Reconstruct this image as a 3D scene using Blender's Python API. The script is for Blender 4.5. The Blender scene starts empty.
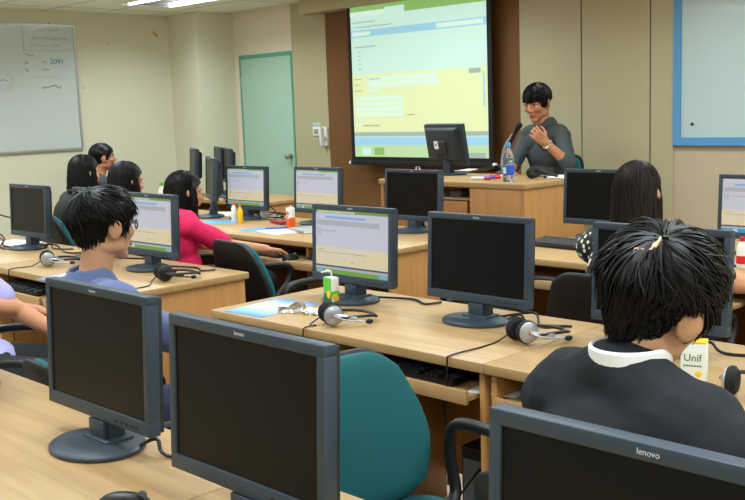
import bpy, bmesh, math, random
from mathutils import Vector, Matrix, Euler, noise
V = Vector
random.seed(7)
PI = math.pi
SC = bpy.context.scene
COL = SC.collection
RAD = math.radians

# ------------------------------------------------------------------ materials
def new_mat(name):
    m = bpy.data.materials.new(name); m.use_nodes = True
    nt = m.node_tree
    return m, nt, nt.nodes['Principled BSDF']

def srgb(r, g, b):
    f = lambda c: (c/255/12.92) if c/255 <= .04045 else ((c/255+.055)/1.055)**2.4
    return (f(r), f(g), f(b), 1)

def plain(name, col, rough=.5, metal=0, spec=.5, noise_amt=0, nscale=20, bump=0, bscale=200, coat=0, sheen=0, trans=0, ior=1.45, alpha=1):
    m, nt, p = new_mat(name)
    p.inputs['Base Color'].default_value = col
    p.inputs['Roughness'].default_value = rough
    p.inputs['Metallic'].default_value = metal
    p.inputs['Specular IOR Level'].default_value = spec
    p.inputs['Coat Weight'].default_value = coat
    p.inputs['Sheen Weight'].default_value = sheen
    p.inputs['Transmission Weight'].default_value = trans
    p.inputs['IOR'].default_value = ior
    p.inputs['Alpha'].default_value = alpha
    tc = nt.nodes.new('ShaderNodeTexCoord')
    if noise_amt:
        n = nt.nodes.new('ShaderNodeTexNoise'); n.inputs['Scale'].default_value = nscale; n.inputs['Detail'].default_value = 4
        nt.links.new(tc.outputs['Object'], n.inputs['Vector'])
        mx = nt.nodes.new('ShaderNodeMix'); mx.data_type = 'RGBA'
        mx.inputs[6].default_value = tuple(c*(1-noise_amt) for c in col[:3])+(1,)
        mx.inputs[7].default_value = tuple(min(1, c*(1+noise_amt)) for c in col[:3])+(1,)
        nt.links.new(n.outputs['Fac'], mx.inputs[0]); nt.links.new(mx.outputs[2], p.inputs['Base Color'])
    if bump:
        n2 = nt.nodes.new('ShaderNodeTexNoise'); n2.inputs['Scale'].default_value = bscale; n2.inputs['Detail'].default_value = 3
        nt.links.new(tc.outputs['Object'], n2.inputs['Vector'])
        b = nt.nodes.new('ShaderNodeBump'); b.inputs['Strength'].default_value = bump; b.inputs['Distance'].default_value = .01
        nt.links.new(n2.outputs['Fac'], b.inputs['Height']); nt.links.new(b.outputs['Normal'], p.inputs['Normal'])
    return m

def wood(name, c1, c2, rough=.35, scale=(1.2, 18, 18), coat=.06):
    m, nt, p = new_mat(name)
    tc = nt.nodes.new('ShaderNodeTexCoord'); mp = nt.nodes.new('ShaderNodeMapping'); mp.inputs['Scale'].default_value = scale
    n = nt.nodes.new('ShaderNodeTexNoise'); n.inputs['Scale'].default_value = 2.2; n.inputs['Detail'].default_value = 6; n.inputs['Distortion'].default_value = .6
    cr = nt.nodes.new('ShaderNodeValToRGB')
    cr.color_ramp.elements[0].position = .3; cr.color_ramp.elements[0].color = c1
    cr.color_ramp.elements[1].position = .7; cr.color_ramp.elements[1].color = c2
    nt.links.new(tc.outputs['Object'], mp.inputs['Vector']); nt.links.new(mp.outputs['Vector'], n.inputs['Vector'])
    nt.links.new(n.outputs['Fac'], cr.inputs['Fac']); nt.links.new(cr.outputs['Color'], p.inputs['Base Color'])
    p.inputs['Roughness'].default_value = rough; p.inputs['Coat Weight'].default_value = coat; p.inputs['Coat Roughness'].default_value = .25
    return m

def emis(name, col, st):
    m, nt, p = new_mat(name)
    p.inputs['Base Color'].default_value = tuple(c*.3 for c in col[:3])+(1,)
    p.inputs['Emission Color'].default_value = col; p.inputs['Emission Strength'].default_value = st
    p.inputs['Roughness'].default_value = .4
    return m

def tiles_mat():
    m, nt, p = new_mat('ceiling_tile')
    tc = nt.nodes.new('ShaderNodeTexCoord'); mp = nt.nodes.new('ShaderNodeMapping')
    b = nt.nodes.new('ShaderNodeTexBrick'); b.offset = 0; b.inputs['Scale'].default_value = 1
    b.inputs['Color1'].default_value = srgb(238, 238, 226); b.inputs['Color2'].default_value = srgb(230, 230, 218)
    b.inputs['Mortar'].default_value = srgb(120, 116, 105); b.inputs['Mortar Size'].default_value = .008
    b.inputs['Brick Width'].default_value = 1.2; b.inputs['Row Height'].default_value = .6
    mp.inputs['Location'].default_value = (.35, .1, 0)
    nt.links.new(tc.outputs['Object'], mp.inputs['Vector']); nt.links.new(mp.outputs['Vector'], b.inputs['Vector'])
    nt.links.new(b.outputs['Color'], p.inputs['Base Color']); p.inputs['Roughness'].default_value = .9
    return m

def floor_mat():
    m, nt, p = new_mat('floor_vinyl')
    tc = nt.nodes.new('ShaderNodeTexCoord')
    b = nt.nodes.new('ShaderNodeTexBrick'); b.offset = 0; b.inputs['Scale'].default_value = 1
    b.inputs['Color1'].default_value = srgb(176, 160, 134); b.inputs['Color2'].default_value = srgb(168, 152, 128)
    b.inputs['Mortar'].default_value = srgb(110, 100, 85); b.inputs['Mortar Size'].default_value = .003
    b.inputs['Brick Width'].default_value = .3; b.inputs['Row Height'].default_value = .3
    nt.links.new(tc.outputs['Object'], b.inputs['Vector']); nt.links.new(b.outputs['Color'], p.inputs['Base Color'])
    p.inputs['Roughness'].default_value = .4
    return m

def spots_mat():
    m, nt, p = new_mat('patterned_cloth')
    tc = nt.nodes.new('ShaderNodeTexCoord')
    v = nt.nodes.new('ShaderNodeTexVoronoi'); v.inputs['Scale'].default_value = 42; v.inputs['Randomness'].default_value = .9
    cr = nt.nodes.new('ShaderNodeValToRGB'); cr.color_ramp.interpolation = 'CONSTANT'
    cr.color_ramp.elements[0].color = srgb(225, 218, 200); cr.color_ramp.elements[1].position = .36; cr.color_ramp.elements[1].color = srgb(22, 22, 24)
    nt.links.new(tc.outputs['Object'], v.inputs['Vector']); nt.links.new(v.outputs['Distance'], cr.inputs['Fac'])
    nt.links.new(cr.outputs['Color'], p.inputs['Base Color']); p.inputs['Roughness'].default_value = .8
    return m

MT = dict(
    wall_cream=plain('cream_paint', srgb(216, 213, 190), .8, noise_amt=.03, nscale=1.5, bump=.03, bscale=90),
    wall_front=plain('pale_cream_paint', srgb(222, 214, 190), .8, noise_amt=.03, nscale=1.5),
    beige=plain('beige_panel', srgb(176, 168, 134), .6, noise_amt=.03, nscale=2),
    beige_pink=plain('beige_paint', srgb(182, 170, 142), .75, noise_amt=.03, nscale=2),
    brown=plain('brown_carpet_panel', srgb(115, 76, 38), .7, noise_amt=.12, nscale=120),
    seam=plain('dark_seam', srgb(40, 36, 30), .7),
    ceil=tiles_mat(), floor=floor_mat(),
    door=plain('door_mint', srgb(164, 196, 176), .5, noise_amt=.02, nscale=3),
    doorframe=plain('door_frame_teal', srgb(92, 158, 138), .45),
    knob=plain('satin_steel', srgb(165, 165, 155), .35, .9),
    chrome=plain('chrome', (.75, .75, .75, 1), .2, 1),
    brass=plain('brass', srgb(190, 165, 110), .3, 1),
    wood=wood('beech_laminate', srgb(164, 130, 84), srgb(178, 146, 98), .45),
    woodv=wood('beech_laminate_upright', srgb(172, 124, 70), srgb(188, 140, 84), .42, (14, 14, 1.0)),
    woodo=wood('orange_laminate', srgb(164, 112, 62), srgb(178, 126, 74), .4, (12, 12, 1.0)),
    woodedge=wood('beech_edge', srgb(174, 138, 92), srgb(184, 148, 102), .38, (1, 16, 16)),
    mon=plain('monitor_plastic', srgb(52, 65, 77), .42, bump=.04, bscale=500),
    monback=plain('monitor_back_plastic', srgb(38, 43, 48), .5, bump=.04, bscale=400),
    scr_off=plain('dark_screen', srgb(15, 15, 14), .34, spec=.22),
    logo=plain('silver_print', srgb(200, 204, 210), .4),
    black=plain('black_plastic', srgb(22, 22, 24), .4),
    blackm=plain('matte_black', srgb(16, 16, 17), .7),
    rubber=plain('black_cable', srgb(18, 18, 20), .45),
    keys=plain('keycaps', srgb(48, 48, 52), .5),
    teal=plain('teal_fabric', srgb(14, 88, 92), .8, noise_amt=.12, nscale=250, bump=.12, bscale=900),
    teald=plain('dark_teal_fabric', srgb(18, 84, 76), .75, noise_amt=.1, nscale=250, sheen=.2),
    shell=plain('chair_shell', srgb(20, 21, 23), .5, bump=.08, bscale=600),
    silver=plain('silver_plastic', srgb(172, 175, 180), .32, .45),
    white=plain('white_plastic', srgb(232, 232, 226), .5),
    paper=plain('paper', srgb(238, 238, 240), .7),
    paperb=None, red=plain('red', srgb(205, 30, 40), .5), orange=plain('orange_plastic', srgb(240, 100, 30), .5),
    yellow=plain('yellow', srgb(240, 200, 40), .5), green=plain('green', srgb(100, 190, 50), .5),
    dkgreen=plain('dark_green', srgb(30, 110, 40), .5), bluep=plain('blue', srgb(40, 90, 200), .5),
    foil=plain('foil', srgb(200, 200, 195), .3, .6), grey=plain('grey', srgb(150, 152, 150), .6), slate=plain('slate', srgb(90, 96, 100), .6),
    skin=plain('skin', srgb(212, 160, 124), .55, noise_amt=.05, nscale=30),
    skin_tan=plain('skin_tan', srgb(190, 132, 96), .55, noise_amt=.05, nscale=30),
    skin_warm=plain('skin_warm', srgb(204, 146, 108), .55, noise_amt=.05, nscale=30),
    lip=plain('lip', srgb(165, 85, 75), .5), eyew=plain('eye_white', srgb(225, 220, 212), .3), iris=plain('iris', srgb(20, 14, 12), .2),
    hair=plain('black_hair', srgb(15, 15, 17), .38, spec=.3, noise_amt=.3, nscale=60),
    hairb=plain('dark_brown_hair', srgb(30, 22, 19), .45, spec=.3, noise_amt=.3, nscale=60),
    c_blue=plain('blue_shirt', srgb(84, 100, 144), .8, noise_amt=.08, nscale=14, bump=.15, bscale=25, sheen=.2),
    c_jacket=plain('black_jacket', srgb(20, 24, 31), .9, noise_amt=.15, nscale=300, bump=.2, bscale=500),
    c_white=plain('white_collar', srgb(238, 238, 238), .8),
    c_pink=plain('pink_shirt', srgb(238, 34, 96), .8, noise_amt=.05, nscale=12, bump=.12, bscale=25),
    c_lav=plain('lavender_shirt', srgb(172, 168, 220), .8, noise_amt=.05, nscale=12, bump=.12, bscale=25),
    c_grey=plain('charcoal_shirt', srgb(62, 68, 70), .8, noise_amt=.1, nscale=30, bump=.15, bscale=30),
    c_dark=plain('dark_jacket', srgb(44, 46, 46), .85, noise_amt=.1, nscale=200),
    c_spots=spots_mat(), trousers=plain('dark_trousers', srgb(24, 25, 29), .85), jeans=plain('navy_trousers', srgb(34, 42, 70), .85),
    shoe=plain('black_shoe', srgb(18, 18, 18), .4),
    board=plain('whiteboard_enamel', srgb(196, 206, 204), .25, coat=.3), boardb=plain('projection_board', srgb(180, 200, 200), .3, noise_amt=.02, nscale=2, coat=.3),
    bframe=plain('blue_frame', srgb(84, 148, 196), .45), alu=plain('aluminium', srgb(190, 192, 190), .35, .7),
    ink=plain('black_ink', srgb(60, 64, 66), .6), inkb=plain('blue_ink', srgb(60, 110, 160), .6), inkf=plain('faint_ink', srgb(180, 190, 188), .6), inkr=plain('red_ink', srgb(214, 190, 184), .6),
    tape=plain('brown_tape', srgb(196, 160, 70), .5),
    glass=plain('clear_plastic', srgb(220, 235, 245), .08, trans=.9, ior=1.33),
    tube=emis('fluorescent_tube', srgb(248, 250, 255), 9), reflector=plain('reflector', srgb(150, 150, 146), .6),
    s_page=emis('screen_page', srgb(205, 206, 222), 0.78), s_grey=emis('screen_grey', srgb(182, 184, 192), 0.75), s_cream=emis('screen_cream', srgb(228, 214, 176), 0.78),
    s_blue=emis('screen_blue', srgb(140, 180, 235), 0.75), s_green=emis('screen_green', srgb(120, 170, 70), 0.69), s_text=emis('screen_text', srgb(160, 162, 175), 0.62),
    s_navy=emis('screen_navy', srgb(50, 80, 130), 0.50), s_cyan=emis('screen_cyan', srgb(40, 150, 220), 0.88), s_field=emis('screen_field', srgb(222, 220, 214), 0.75),
    p_page=emis('projected_page', srgb(205, 240, 224), 1.13), p_cream=emis('projected_cream', srgb(226, 236, 182), 1.15), p_blue=emis('projected_blue', srgb(160, 212, 236), 1.08),
    p_green=emis('projected_green', srgb(150, 200, 110), 0.94), p_grey=emis('projected_grey', srgb(168, 184, 172), 1.05), p_text=emis('projected_text', srgb(165, 190, 180), 1.05),
    p_field=emis('projected_field', srgb(215, 244, 226), 1.16), p_lgreen=emis('projected_lime', srgb(192, 222, 170), 1.08), p_text2=emis('projected_olive_text', srgb(178, 186, 140), 1.1),
)
def gradient_paper():
    m, nt, p = new_mat('blue_brochure')
    tc = nt.nodes.new('ShaderNodeTexCoord'); sp = nt.nodes.new('ShaderNodeSeparateXYZ'); cr = nt.nodes.new('ShaderNodeValToRGB')
    e = cr.color_ramp.elements
    e[0].position = 0; e[0].color = srgb(60, 140, 225); e[1].position = 1; e[1].color = srgb(50, 130, 220)
    k = e.new(.42); k.color = srgb(190, 222, 246); k = e.new(.55); k.color = srgb(225, 240, 250)
    nt.links.new(tc.outputs['Generated'], sp.inputs[0]); nt.links.new(sp.outputs['Y'], cr.inputs['Fac']); nt.links.new(cr.outputs['Color'], p.inputs['Base Color'])
    p.inputs['Roughness'].default_value = .35
    return m
MT['paperb'] = gradient_paper()

# ------------------------------------------------------------------ mesh builder
class MB:
    def __init__(s): s.v = []; s.f = []; s.mi = []
    def add(s, vs, fs, mi=0):
        o = len(s.v); s.v += [tuple(v) for v in vs]
        for f in fs: s.f.append(tuple(o+i for i in f)); s.mi.append(mi)
        return s
    def box(s, lo, hi, mi=0, bev=0, seg=2, M=None):
        if bev <= 0:
            x0, y0, z0 = lo; x1, y1, z1 = hi
            vs = [V(p) for p in ((x0,y0,z0),(x1,y0,z0),(x1,y1,z0),(x0,y1,z0),(x0,y0,z1),(x1,y0,z1),(x1,y1,z1),(x0,y1,z1))]
            fs = [(0,3,2,1),(4,5,6,7),(0,1,5,4),(1,2,6,5),(2,3,7,6),(3,0,4,7)]
        else:
            bm = bmesh.new(); bmesh.ops.create_cube(bm, size=1)
            d = V(hi)-V(lo); c = (V(hi)+V(lo))/2
            for v in bm.verts: v.co = V((v.co.x*d.x, v.co.y*d.y, v.co.z*d.z))+c
            bmesh.ops.bevel(bm, geom=bm.edges[:], offset=min(bev, min(d)*.49), segments=seg, profile=.5, affect='EDGES')
            bm.verts.index_update()
            vs = [v.co.copy() for v in bm.verts]; fs = [[v.index for v in f.verts] for f in bm.faces]; bm.free()
        if M: vs = [M @ v for v in vs]
        return s.add(vs, fs, mi)
    def loft(s, rings, mi=0, closed=False, caps=True):
        n = len(rings[0]); vs = [p for r in rings for p in r]; fs = []
        m = len(rings)
        for i in range(m if closed else m-1):
            a = i*n; b = ((i+1) % m)*n
            for j in range(n): k = (j+1) % n; fs.append((a+j, a+k, b+k, b+j))
        if caps and not closed:
            fs.append(tuple(range(n-1, -1, -1))); fs.append(tuple((m-1)*n+j for j in range(n)))
        return s.add(vs, fs, mi)
    def lathe(s, prof, mi=0, n=24, c=(0,0,0), sx=1, sy=1, M=None):
        rings = []
        for r, z in prof:
            ring = [V((c[0]+r*sx*math.cos(2*PI*j/n), c[1]+r*sy*math.sin(2*PI*j/n), c[2]+z)) for j in range(n)]
            if M: ring = [M @ p for p in ring]
            rings.append(ring)
        return s.loft(rings, mi)
    def tube(s, pts, r, mi=0, n=8, closed=False, sub=0, flat=1.0):
        pts = [V(p) for p in pts]
        if sub: pts = smooth_path(pts, sub, closed)
        rs = r if isinstance(r, (list, tuple)) else [r]*len(pts)
        if len(rs) != len(pts):
            rs = [rs[0]+(rs[-1]-rs[0])*i/(len(pts)-1) for i in range(len(pts))]
        rings = []; up = None
        for i, p in enumerate(pts):
            if closed: t = pts[(i+1) % len(pts)]-pts[i-1]
            else: t = pts[min(i+1, len(pts)-1)]-pts[max(i-1, 0)]
            if t.length < 1e-9: t = V((0,0,1))
            t.normalize()
            if up is None:
                up = V((0,0,1)) if abs(t.z) < .9 else V((1,0,0))
            a = t.cross(up)
            if a.length < 1e-6: a = t.cross(V((1,0,.3)))
            a.normalize(); b = a.cross(t).normalized(); up = b
            rings.append([p+(a*math.cos(2*PI*j/n)+b*math.sin(2*PI*j/n)*flat)*rs[i] for j in range(n)])
        return s.loft(rings, mi, closed)
    def cap(s, p0, r0, p1, r1, mi=0, n=14, m=5):
        p0 = V(p0); p1 = V(p1); d = p1-p0; L = d.length; t = d/L if L > 1e-6 else V((0,0,1))
        a = t.orthogonal().normalized(); b = t.cross(a)
        prof = [(-r0*math.cos(PI/2*i/m), r0*math.sin(PI/2*i/m)) for i in range(m)]+[(0, r0)]
        k = max(2, int(L/.04))
        prof += [(L*i/k, r0+(r1-r0)*i/k) for i in range(1, k)]
        prof += [(L, r1)]+[(L+r1*math.sin(PI/2*i/m), r1*math.cos(PI/2*i/m)) for i in range(1, m+1)]
        rings = [[p0+t*h+(a*math.cos(2*PI*j/n)+b*math.sin(2*PI*j/n))*max(rr, 1e-4) for j in range(n)] for h, rr in prof]
        return s.loft(rings, mi)
    def ell(s, c, r, mi=0, R=None, n=20, m=12):
        c = V(c); rings = []
        for i in range(m+1):
            th = PI*i/m; st = max(math.sin(th), 1e-3)
            ring = []
            for j in range(n):
                p = V((r[0]*st*math.cos(2*PI*j/n), r[1]*st*math.sin(2*PI*j/n), -r[2]*math.cos(th)))
                ring.append(c+(R @ p if R else p))
            rings.append(ring)
        return s.loft(rings, mi)
    def quad(s, pts, mi=0): return s.add([V(p) for p in pts], [(0,1,2,3)], mi)
    def mesh(s, name='m'):
        me = bpy.data.meshes.new(name); me.from_pydata(s.v, [], s.f); me.polygons.foreach_set('material_index', s.mi); me.update()
        return me
    def build(s, name, mats, parent=None, smooth=True, loc=None, rot=None, recalc=True):
        me = s.mesh(name)
        if recalc:
            bm = bmesh.new(); bm.from_mesh(me); bmesh.ops.recalc_face_normals(bm, faces=bm.faces[:]); bm.to_mesh(me); bm.free()
        for m in (mats if isinstance(mats, (list, tuple)) else [mats]): me.materials.append(m)
        return link(name, me, parent, smooth, loc, rot)

def link(name, me, parent=None, smooth=True, loc=None, rot=None):
    o = bpy.data.objects.new(name, me); COL.objects.link(o)
    if smooth:
        me.polygons.foreach_set('use_smooth', [True]*len(me.polygons))
        try: me.set_sharp_from_angle(angle=RAD(40))
        except Exception: pass
    if parent: o.parent = parent
    if loc: o.location = loc
    if rot: o.rotation_euler = rot
    return o

def smooth_path(pts, sub, closed=False):
    out = []; n = len(pts)
    rng = range(n) if closed else range(n-1)
    for i in rng:
        p1 = pts[i]; p2 = pts[(i+1) % n]
        p0 = pts[i-1] if (i > 0 or closed) else p1
        p3 = pts[(i+2) % n] if (i+2 < n or closed) else p2
        for k in range(sub):
            t = k/sub
            out.append(.5*((2*p1)+(-p0+p2)*t+(2*p0-5*p1+4*p2-p3)*t*t+(-p0+3*p1-3*p2+p3)*t**3))
    if not closed: out.append(pts[-1])
    return out

def remesh(mb, voxel, it=4, fac=.5):
    me = mb.mesh('tmp'); o = bpy.data.objects.new('tmp', me); COL.objects.link(o)
    r = o.modifiers.new('r', 'REMESH'); r.mode = 'VOXEL'; r.voxel_size = voxel; r.adaptivity = 0
    if it:
        sm = o.modifiers.new('s', 'SMOOTH'); sm.factor = fac; sm.iterations = it
    dg = bpy.context.evaluated_depsgraph_get(); dg.update()
    out = bpy.data.meshes.new_from_object(o.evaluated_get(dg))
    bpy.data.objects.remove(o); bpy.data.meshes.remove(me)
    out.materials.clear()
    return out

def text_mesh(body, size, depth=.0004, shear=0):
    c = bpy.data.curves.new('t', 'FONT'); c.body = body; c.size = size; c.extrude = depth; c.align_x = 'CENTER'; c.align_y = 'CENTER'; c.shear = shear
    o = bpy.data.objects.new('t', c); COL.objects.link(o)
    dg = bpy.context.evaluated_depsgraph_get(); dg.update()
    me = bpy.data.meshes.new_from_object(o.evaluated_get(dg))
    bpy.data.objects.remove(o); bpy.data.curves.remove(c)
    me.materials.clear()
    return me

def tag(o, label=None, cat=None, group=None, kind=None):
    if label: o['label'] = label
    if cat: o['category'] = cat
    if group: o['group'] = group
    if kind: o['kind'] = kind
    return o
def thing(name, label, cat, loc=(0,0,0), rz=0, group=None):
    o = bpy.data.objects.new(name, None); COL.objects.link(o); o.empty_display_size = .1
    o.location = loc; o.rotation_euler = (0, 0, rz)
    return tag(o, label, cat, group)
def struct(o): o['kind'] = 'structure'; return o
KIDS = {}
def copy_tree(o, parent=None):
    c = o.copy(); COL.objects.link(c)
    if parent: c.parent = parent
    for ch in list(o.children): copy_tree(ch, c)
    return c

# ------------------------------------------------------------------ camera
CAMZ = 1.5
F, YAW, PITCH, ROLL = 1000.3, -0.79086, 0.142646, -0.035668
cy, sy = math.cos(YAW), math.sin(YAW)
fw = V((sy*math.cos(PITCH), cy*math.cos(PITCH), -math.sin(PITCH)))
r0 = V((cy, -sy, 0)); u0 = r0.cross(fw)
rt = r0*math.cos(ROLL)+u0*math.sin(ROLL); up = -r0*math.sin(ROLL)+u0*math.cos(ROLL)
cam = bpy.data.cameras.new('camera'); cam.sensor_width = 36; cam.lens = F/745*36; cam.clip_start = .05
co = bpy.data.objects.new('camera', cam); COL.objects.link(co)
Mx = Matrix((rt, up, -fw)).transposed().to_4x4(); Mx.translation = V((0, 0, CAMZ)); co.matrix_world = Mx
SC.camera = co
def ray(px, py): return fw+rt*((px-372.5)/F)-up*((py-250)/F)
def onz(px, py, z):          # point of a horizontal surface at height z seen at that place of the photo
    d = ray(px, py); return V((0,0,CAMZ))+d*((z-CAMZ)/d.z)
def ony(px, py, y):
    d = ray(px, py); return V((0,0,CAMZ))+d*(y/d.y)
def onx(px, py, x):
    d = ray(px, py); return V((0,0,CAMZ))+d*(x/d.x)

# ------------------------------------------------------------------ room shell
XL, XR, YB, YF, H = -9.12, 2.6, -3.2, 6.58, 2.515
def slab(name, lo, hi, mat, smooth=False):
    return struct(MB().box(lo, hi).build(name, mat, smooth=smooth))
slab('floor', (XL-.1, YB-.1, -.1), (XR+.1, YF+.1, 0), MT['floor'])
slab('wall_left', (XL-.1, YB-.1, 0), (XL, YF+.1, H+.3), MT['wall_cream'])
slab('wall_right', (XR, YB-.1, 0), (XR+.1, YF+.1, H+.3), MT['wall_cream'])
slab('wall_back', (XL, YB-.1, 0), (XR, YB, H+.3), MT['wall_cream'])
slab('wall_front', (XL, YF, 0), (XR, YF+.1, H+.3), MT['wall_front'])
slab('trim_1', (XL, 6.11, 0), (-8.62, YF, H), MT['wall_cream'])                 # boxed-in pillar in the corner
# ceiling with openings for the recessed fluorescent fixtures
FX = [-7.70, -5.28, -2.88, -.48, 1.5]; FY = [5.36, 3.3, 1.3, -.9]
fixt = [(x, y) for x in FX for y in FY]
def ceiling():
    xs = sorted({XL, XR} | {x+d for x in FX for d in (-.62, .62)}); ys = sorted({YB, YF} | {y+d for y in FY for d in (-.31, .31)})
    m = MB()
    for i in range(len(xs)-1):
        for j in range(len(ys)-1):
            cx = (xs[i]+xs[i+1])/2; cyy = (ys[j]+ys[j+1])/2
            if any(abs(cx-x) < .6 and abs(cyy-y) < .3 for x, y in fixt): continue
            m.quad([(xs[i],ys[j],H),(xs[i],ys[j+1],H),(xs[i+1],ys[j+1],H),(xs[i+1],ys[j],H)])
    m.quad([(XL,YB,H+.3),(XR,YB,H+.3),(XR,YF,H+.3),(XL,YF,H+.3)])
    return struct(m.build('ceiling', MT['ceil'], smooth=False, recalc=False))
ceiling()
def make_fixture():
    t = thing('ceiling_light', 'x', 'ceiling light')
    m = MB()
    x, y, d = .6, .3, .05
    m.quad([(-x,-y,d),(-x,y,d),(x,y,d),(x,-y,d)])
    for a, b in (((-x,-y),(x,-y)),((x,-y),(x,y)),((x,y),(-x,y)),((-x,y),(-x,-y))):
        m.quad([(a[0],a[1],0),(b[0],b[1],0),(b[0],b[1],d),(a[0],a[1],d)])
    m.build('reflector', MT['reflector'], t, smooth=False, recalc=False)
    fr = MB()
    for lo, hi in (((-.62,-.31,-.004),(.62,-.295,.006)),((-.62,.295,-.004),(.62,.31,.006)),((-.62,-.295,-.004),(-.6,.295,.006)),((.6,-.295,-.004),(.62,.295,.006))): fr.box(lo, hi)
    fr.build('frame', MT['white'], t, smooth=False)
    for yy in (-.22, .22):
        MB().tube([(-.57,yy,.010),(.57,yy,.010)], .022, n=12).build('tube', MT['tube'], t)
    return t
fx0 = make_fixture()
lt = bpy.data.lights.new('fluorescent', 'AREA'); lt.shape = 'RECTANGLE'; lt.size = 1.14; lt.size_y = .07; lt.energy = 20; lt.color = (.86, .96, 1.0); lt.spread = RAD(150)
for i, (x, y) in enumerate(fixt):
    o = fx0 if i == 0 else copy_tree(fx0)
    o.location = (x, y, H)
    if i == 0: o['label'] = 'recessed twin-tube fluorescent light in the ceiling above the corner pillar'
    else:
        o['label'] = 'recessed twin-tube fluorescent ceiling light over the rows of desks, out of the picture'
    o['group'] = 'recessed fluorescent ceiling lights'
    for dy in (-.22, .22):
        lo = bpy.data.objects.new('fluorescent_lamp', lt); COL.objects.link(lo); lo.location = (x, y+dy, H-.014)

# front wall finishes
yf = YF
slab('trim_2', (-7.66, yf-.025, 0), (-7.16, yf, H), MT['beige'])                # beige panel beside the door
slab('trim_3', (-7.16, yf-.02, 0), (-4.885, yf, H), MT['brown'])                # brown panel behind the screen
for k, (a, b) in enumerate(((-4.885, -4.318), (-4.306, -3.741), (-3.729, -3.551))):
    slab('trim_%d' % (4+k), (a, yf-.025, 0), (b, yf, H), MT['beige'])
slab('trim_7', (-4.318, yf-.012, 0), (-4.306, yf, H), MT['seam'])
slab('trim_8', (-3.741, yf-.012, 0), (-3.729, yf, H), MT['seam'])
slab('trim_9', (-3.551, yf-.015, 0), (XR, yf, H), MT['beige_pink'])
slab('trim_10', (-7.32, yf-.2, 2.385), (-4.7, yf-.025, H), MT['beige'])         # bulkhead over the screen
slab('baseboard_left', (XL, YB, 0), (XL+.012, 6.11, .09), MT['seam'])
slab('baseboard_front', (-3.551, yf-.027, 0), (XR, yf-.015, .09), MT['seam'])
slab('trim_11', (-5.6, 4.98, 0), (-3.2, yf-.03, .23), MT['woodo'])              # low platform under the presenter
# door
def door():
    t = bpy.data.objects.new('door_1', None); COL.objects.link(t); t['kind'] = 'structure'; t.location = (-8.11, yf, 0)
    f = MB()
    f.box((-.425,-.012,0),(-.4,0,2.072)).box((.4,-.012,0),(.425,0,2.072)).box((-.4,-.012,2.03),(.4,0,2.072))
    f.build('door_frame', MT['doorframe'], t, smooth=False)
    MB().box((-.4,-.008,.005),(.4,-.001,2.03)).build('door_leaf', MT['door'], t)
    kn = MB(); M = Matrix.Translation((.345,-.008,1.03)) @ Matrix.Rotation(RAD(90), 4, 'X')
    kn.lathe([(.0,0),(.03,0),(.03,.008),(.012,.012),(.012,.035),(.026,.045),(.03,.06),(.022,.072),(.001,.076)], M=M, n=16)
    kn.build('door_knob', MT['knob'], t)
    for z in (.3, 1.15, 1.8):
        MB().tube([(-.4,-.014,z-.05),(-.4,-.014,z+.05)], .008).build('hinge', MT['chrome'], t)
door()
# light switch, phone and little blue sign beside the door
def wallbits():
    t = thing('light_switch', 'small white light switch plate on the beige wall between door and screen', 'light switch', ony(317, 131.3, yf-.025))
    MB().box((-.05,-.01,-.045),(.05,0,.045), bev=.004).build('plate', MT['white'], t)
    MB().box((-.028,-.016,-.022),(.028,-.0095,.022), bev=.003).build('rocker', MT['grey'], t)
    t = thing('wall_phone', 'white wall intercom handset hanging right of the light switch', 'phone', ony(326, 134.5, yf-.025))
    MB().box((-.04,-.03,-.11),(.04,0,.075), bev=.008).build('cradle', MT['white'], t)
    h = MB(); h.tube([(-.012,-.05,.07),(-.012,-.058,.02),(-.012,-.056,-.05),(-.012,-.048,-.1)], [.017,.014,.014,.018], n=10); h.build('handset', MT['white'], t)
    MB().box((.012,-.036,-.06),(.034,-.0295,-.02), bev=.002).build('keypad', MT['grey'], t)
    o = MB().box((-.055,-.003,-.016),(.055,0,.016)).build('wall_sign', plain('pale_blue_label', srgb(170, 205, 205), .5), smooth=False, loc=ony(317, 124, yf-.025))
    tag(o, 'thin pale blue sticker on the wall above the light switch', 'sticker')
wallbits()

# quads laid in layers on a display plane facing -Y: local coords u 0..1 left-right, v 0..1 bottom-top
def layout(mb, w, h, items, y0, dz=.0004):
    for k, (u0, v0, u1, v1, mi) in enumerate(items):
        y = y0-dz*(.2*k)
        a, b = (u0-.5)*w, (u1-.5)*w; c, d = v0*h, v1*h
        mb.quad([(a,y,c),(b,y,c),(b,y,d),(a,y,d)], mi)

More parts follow.
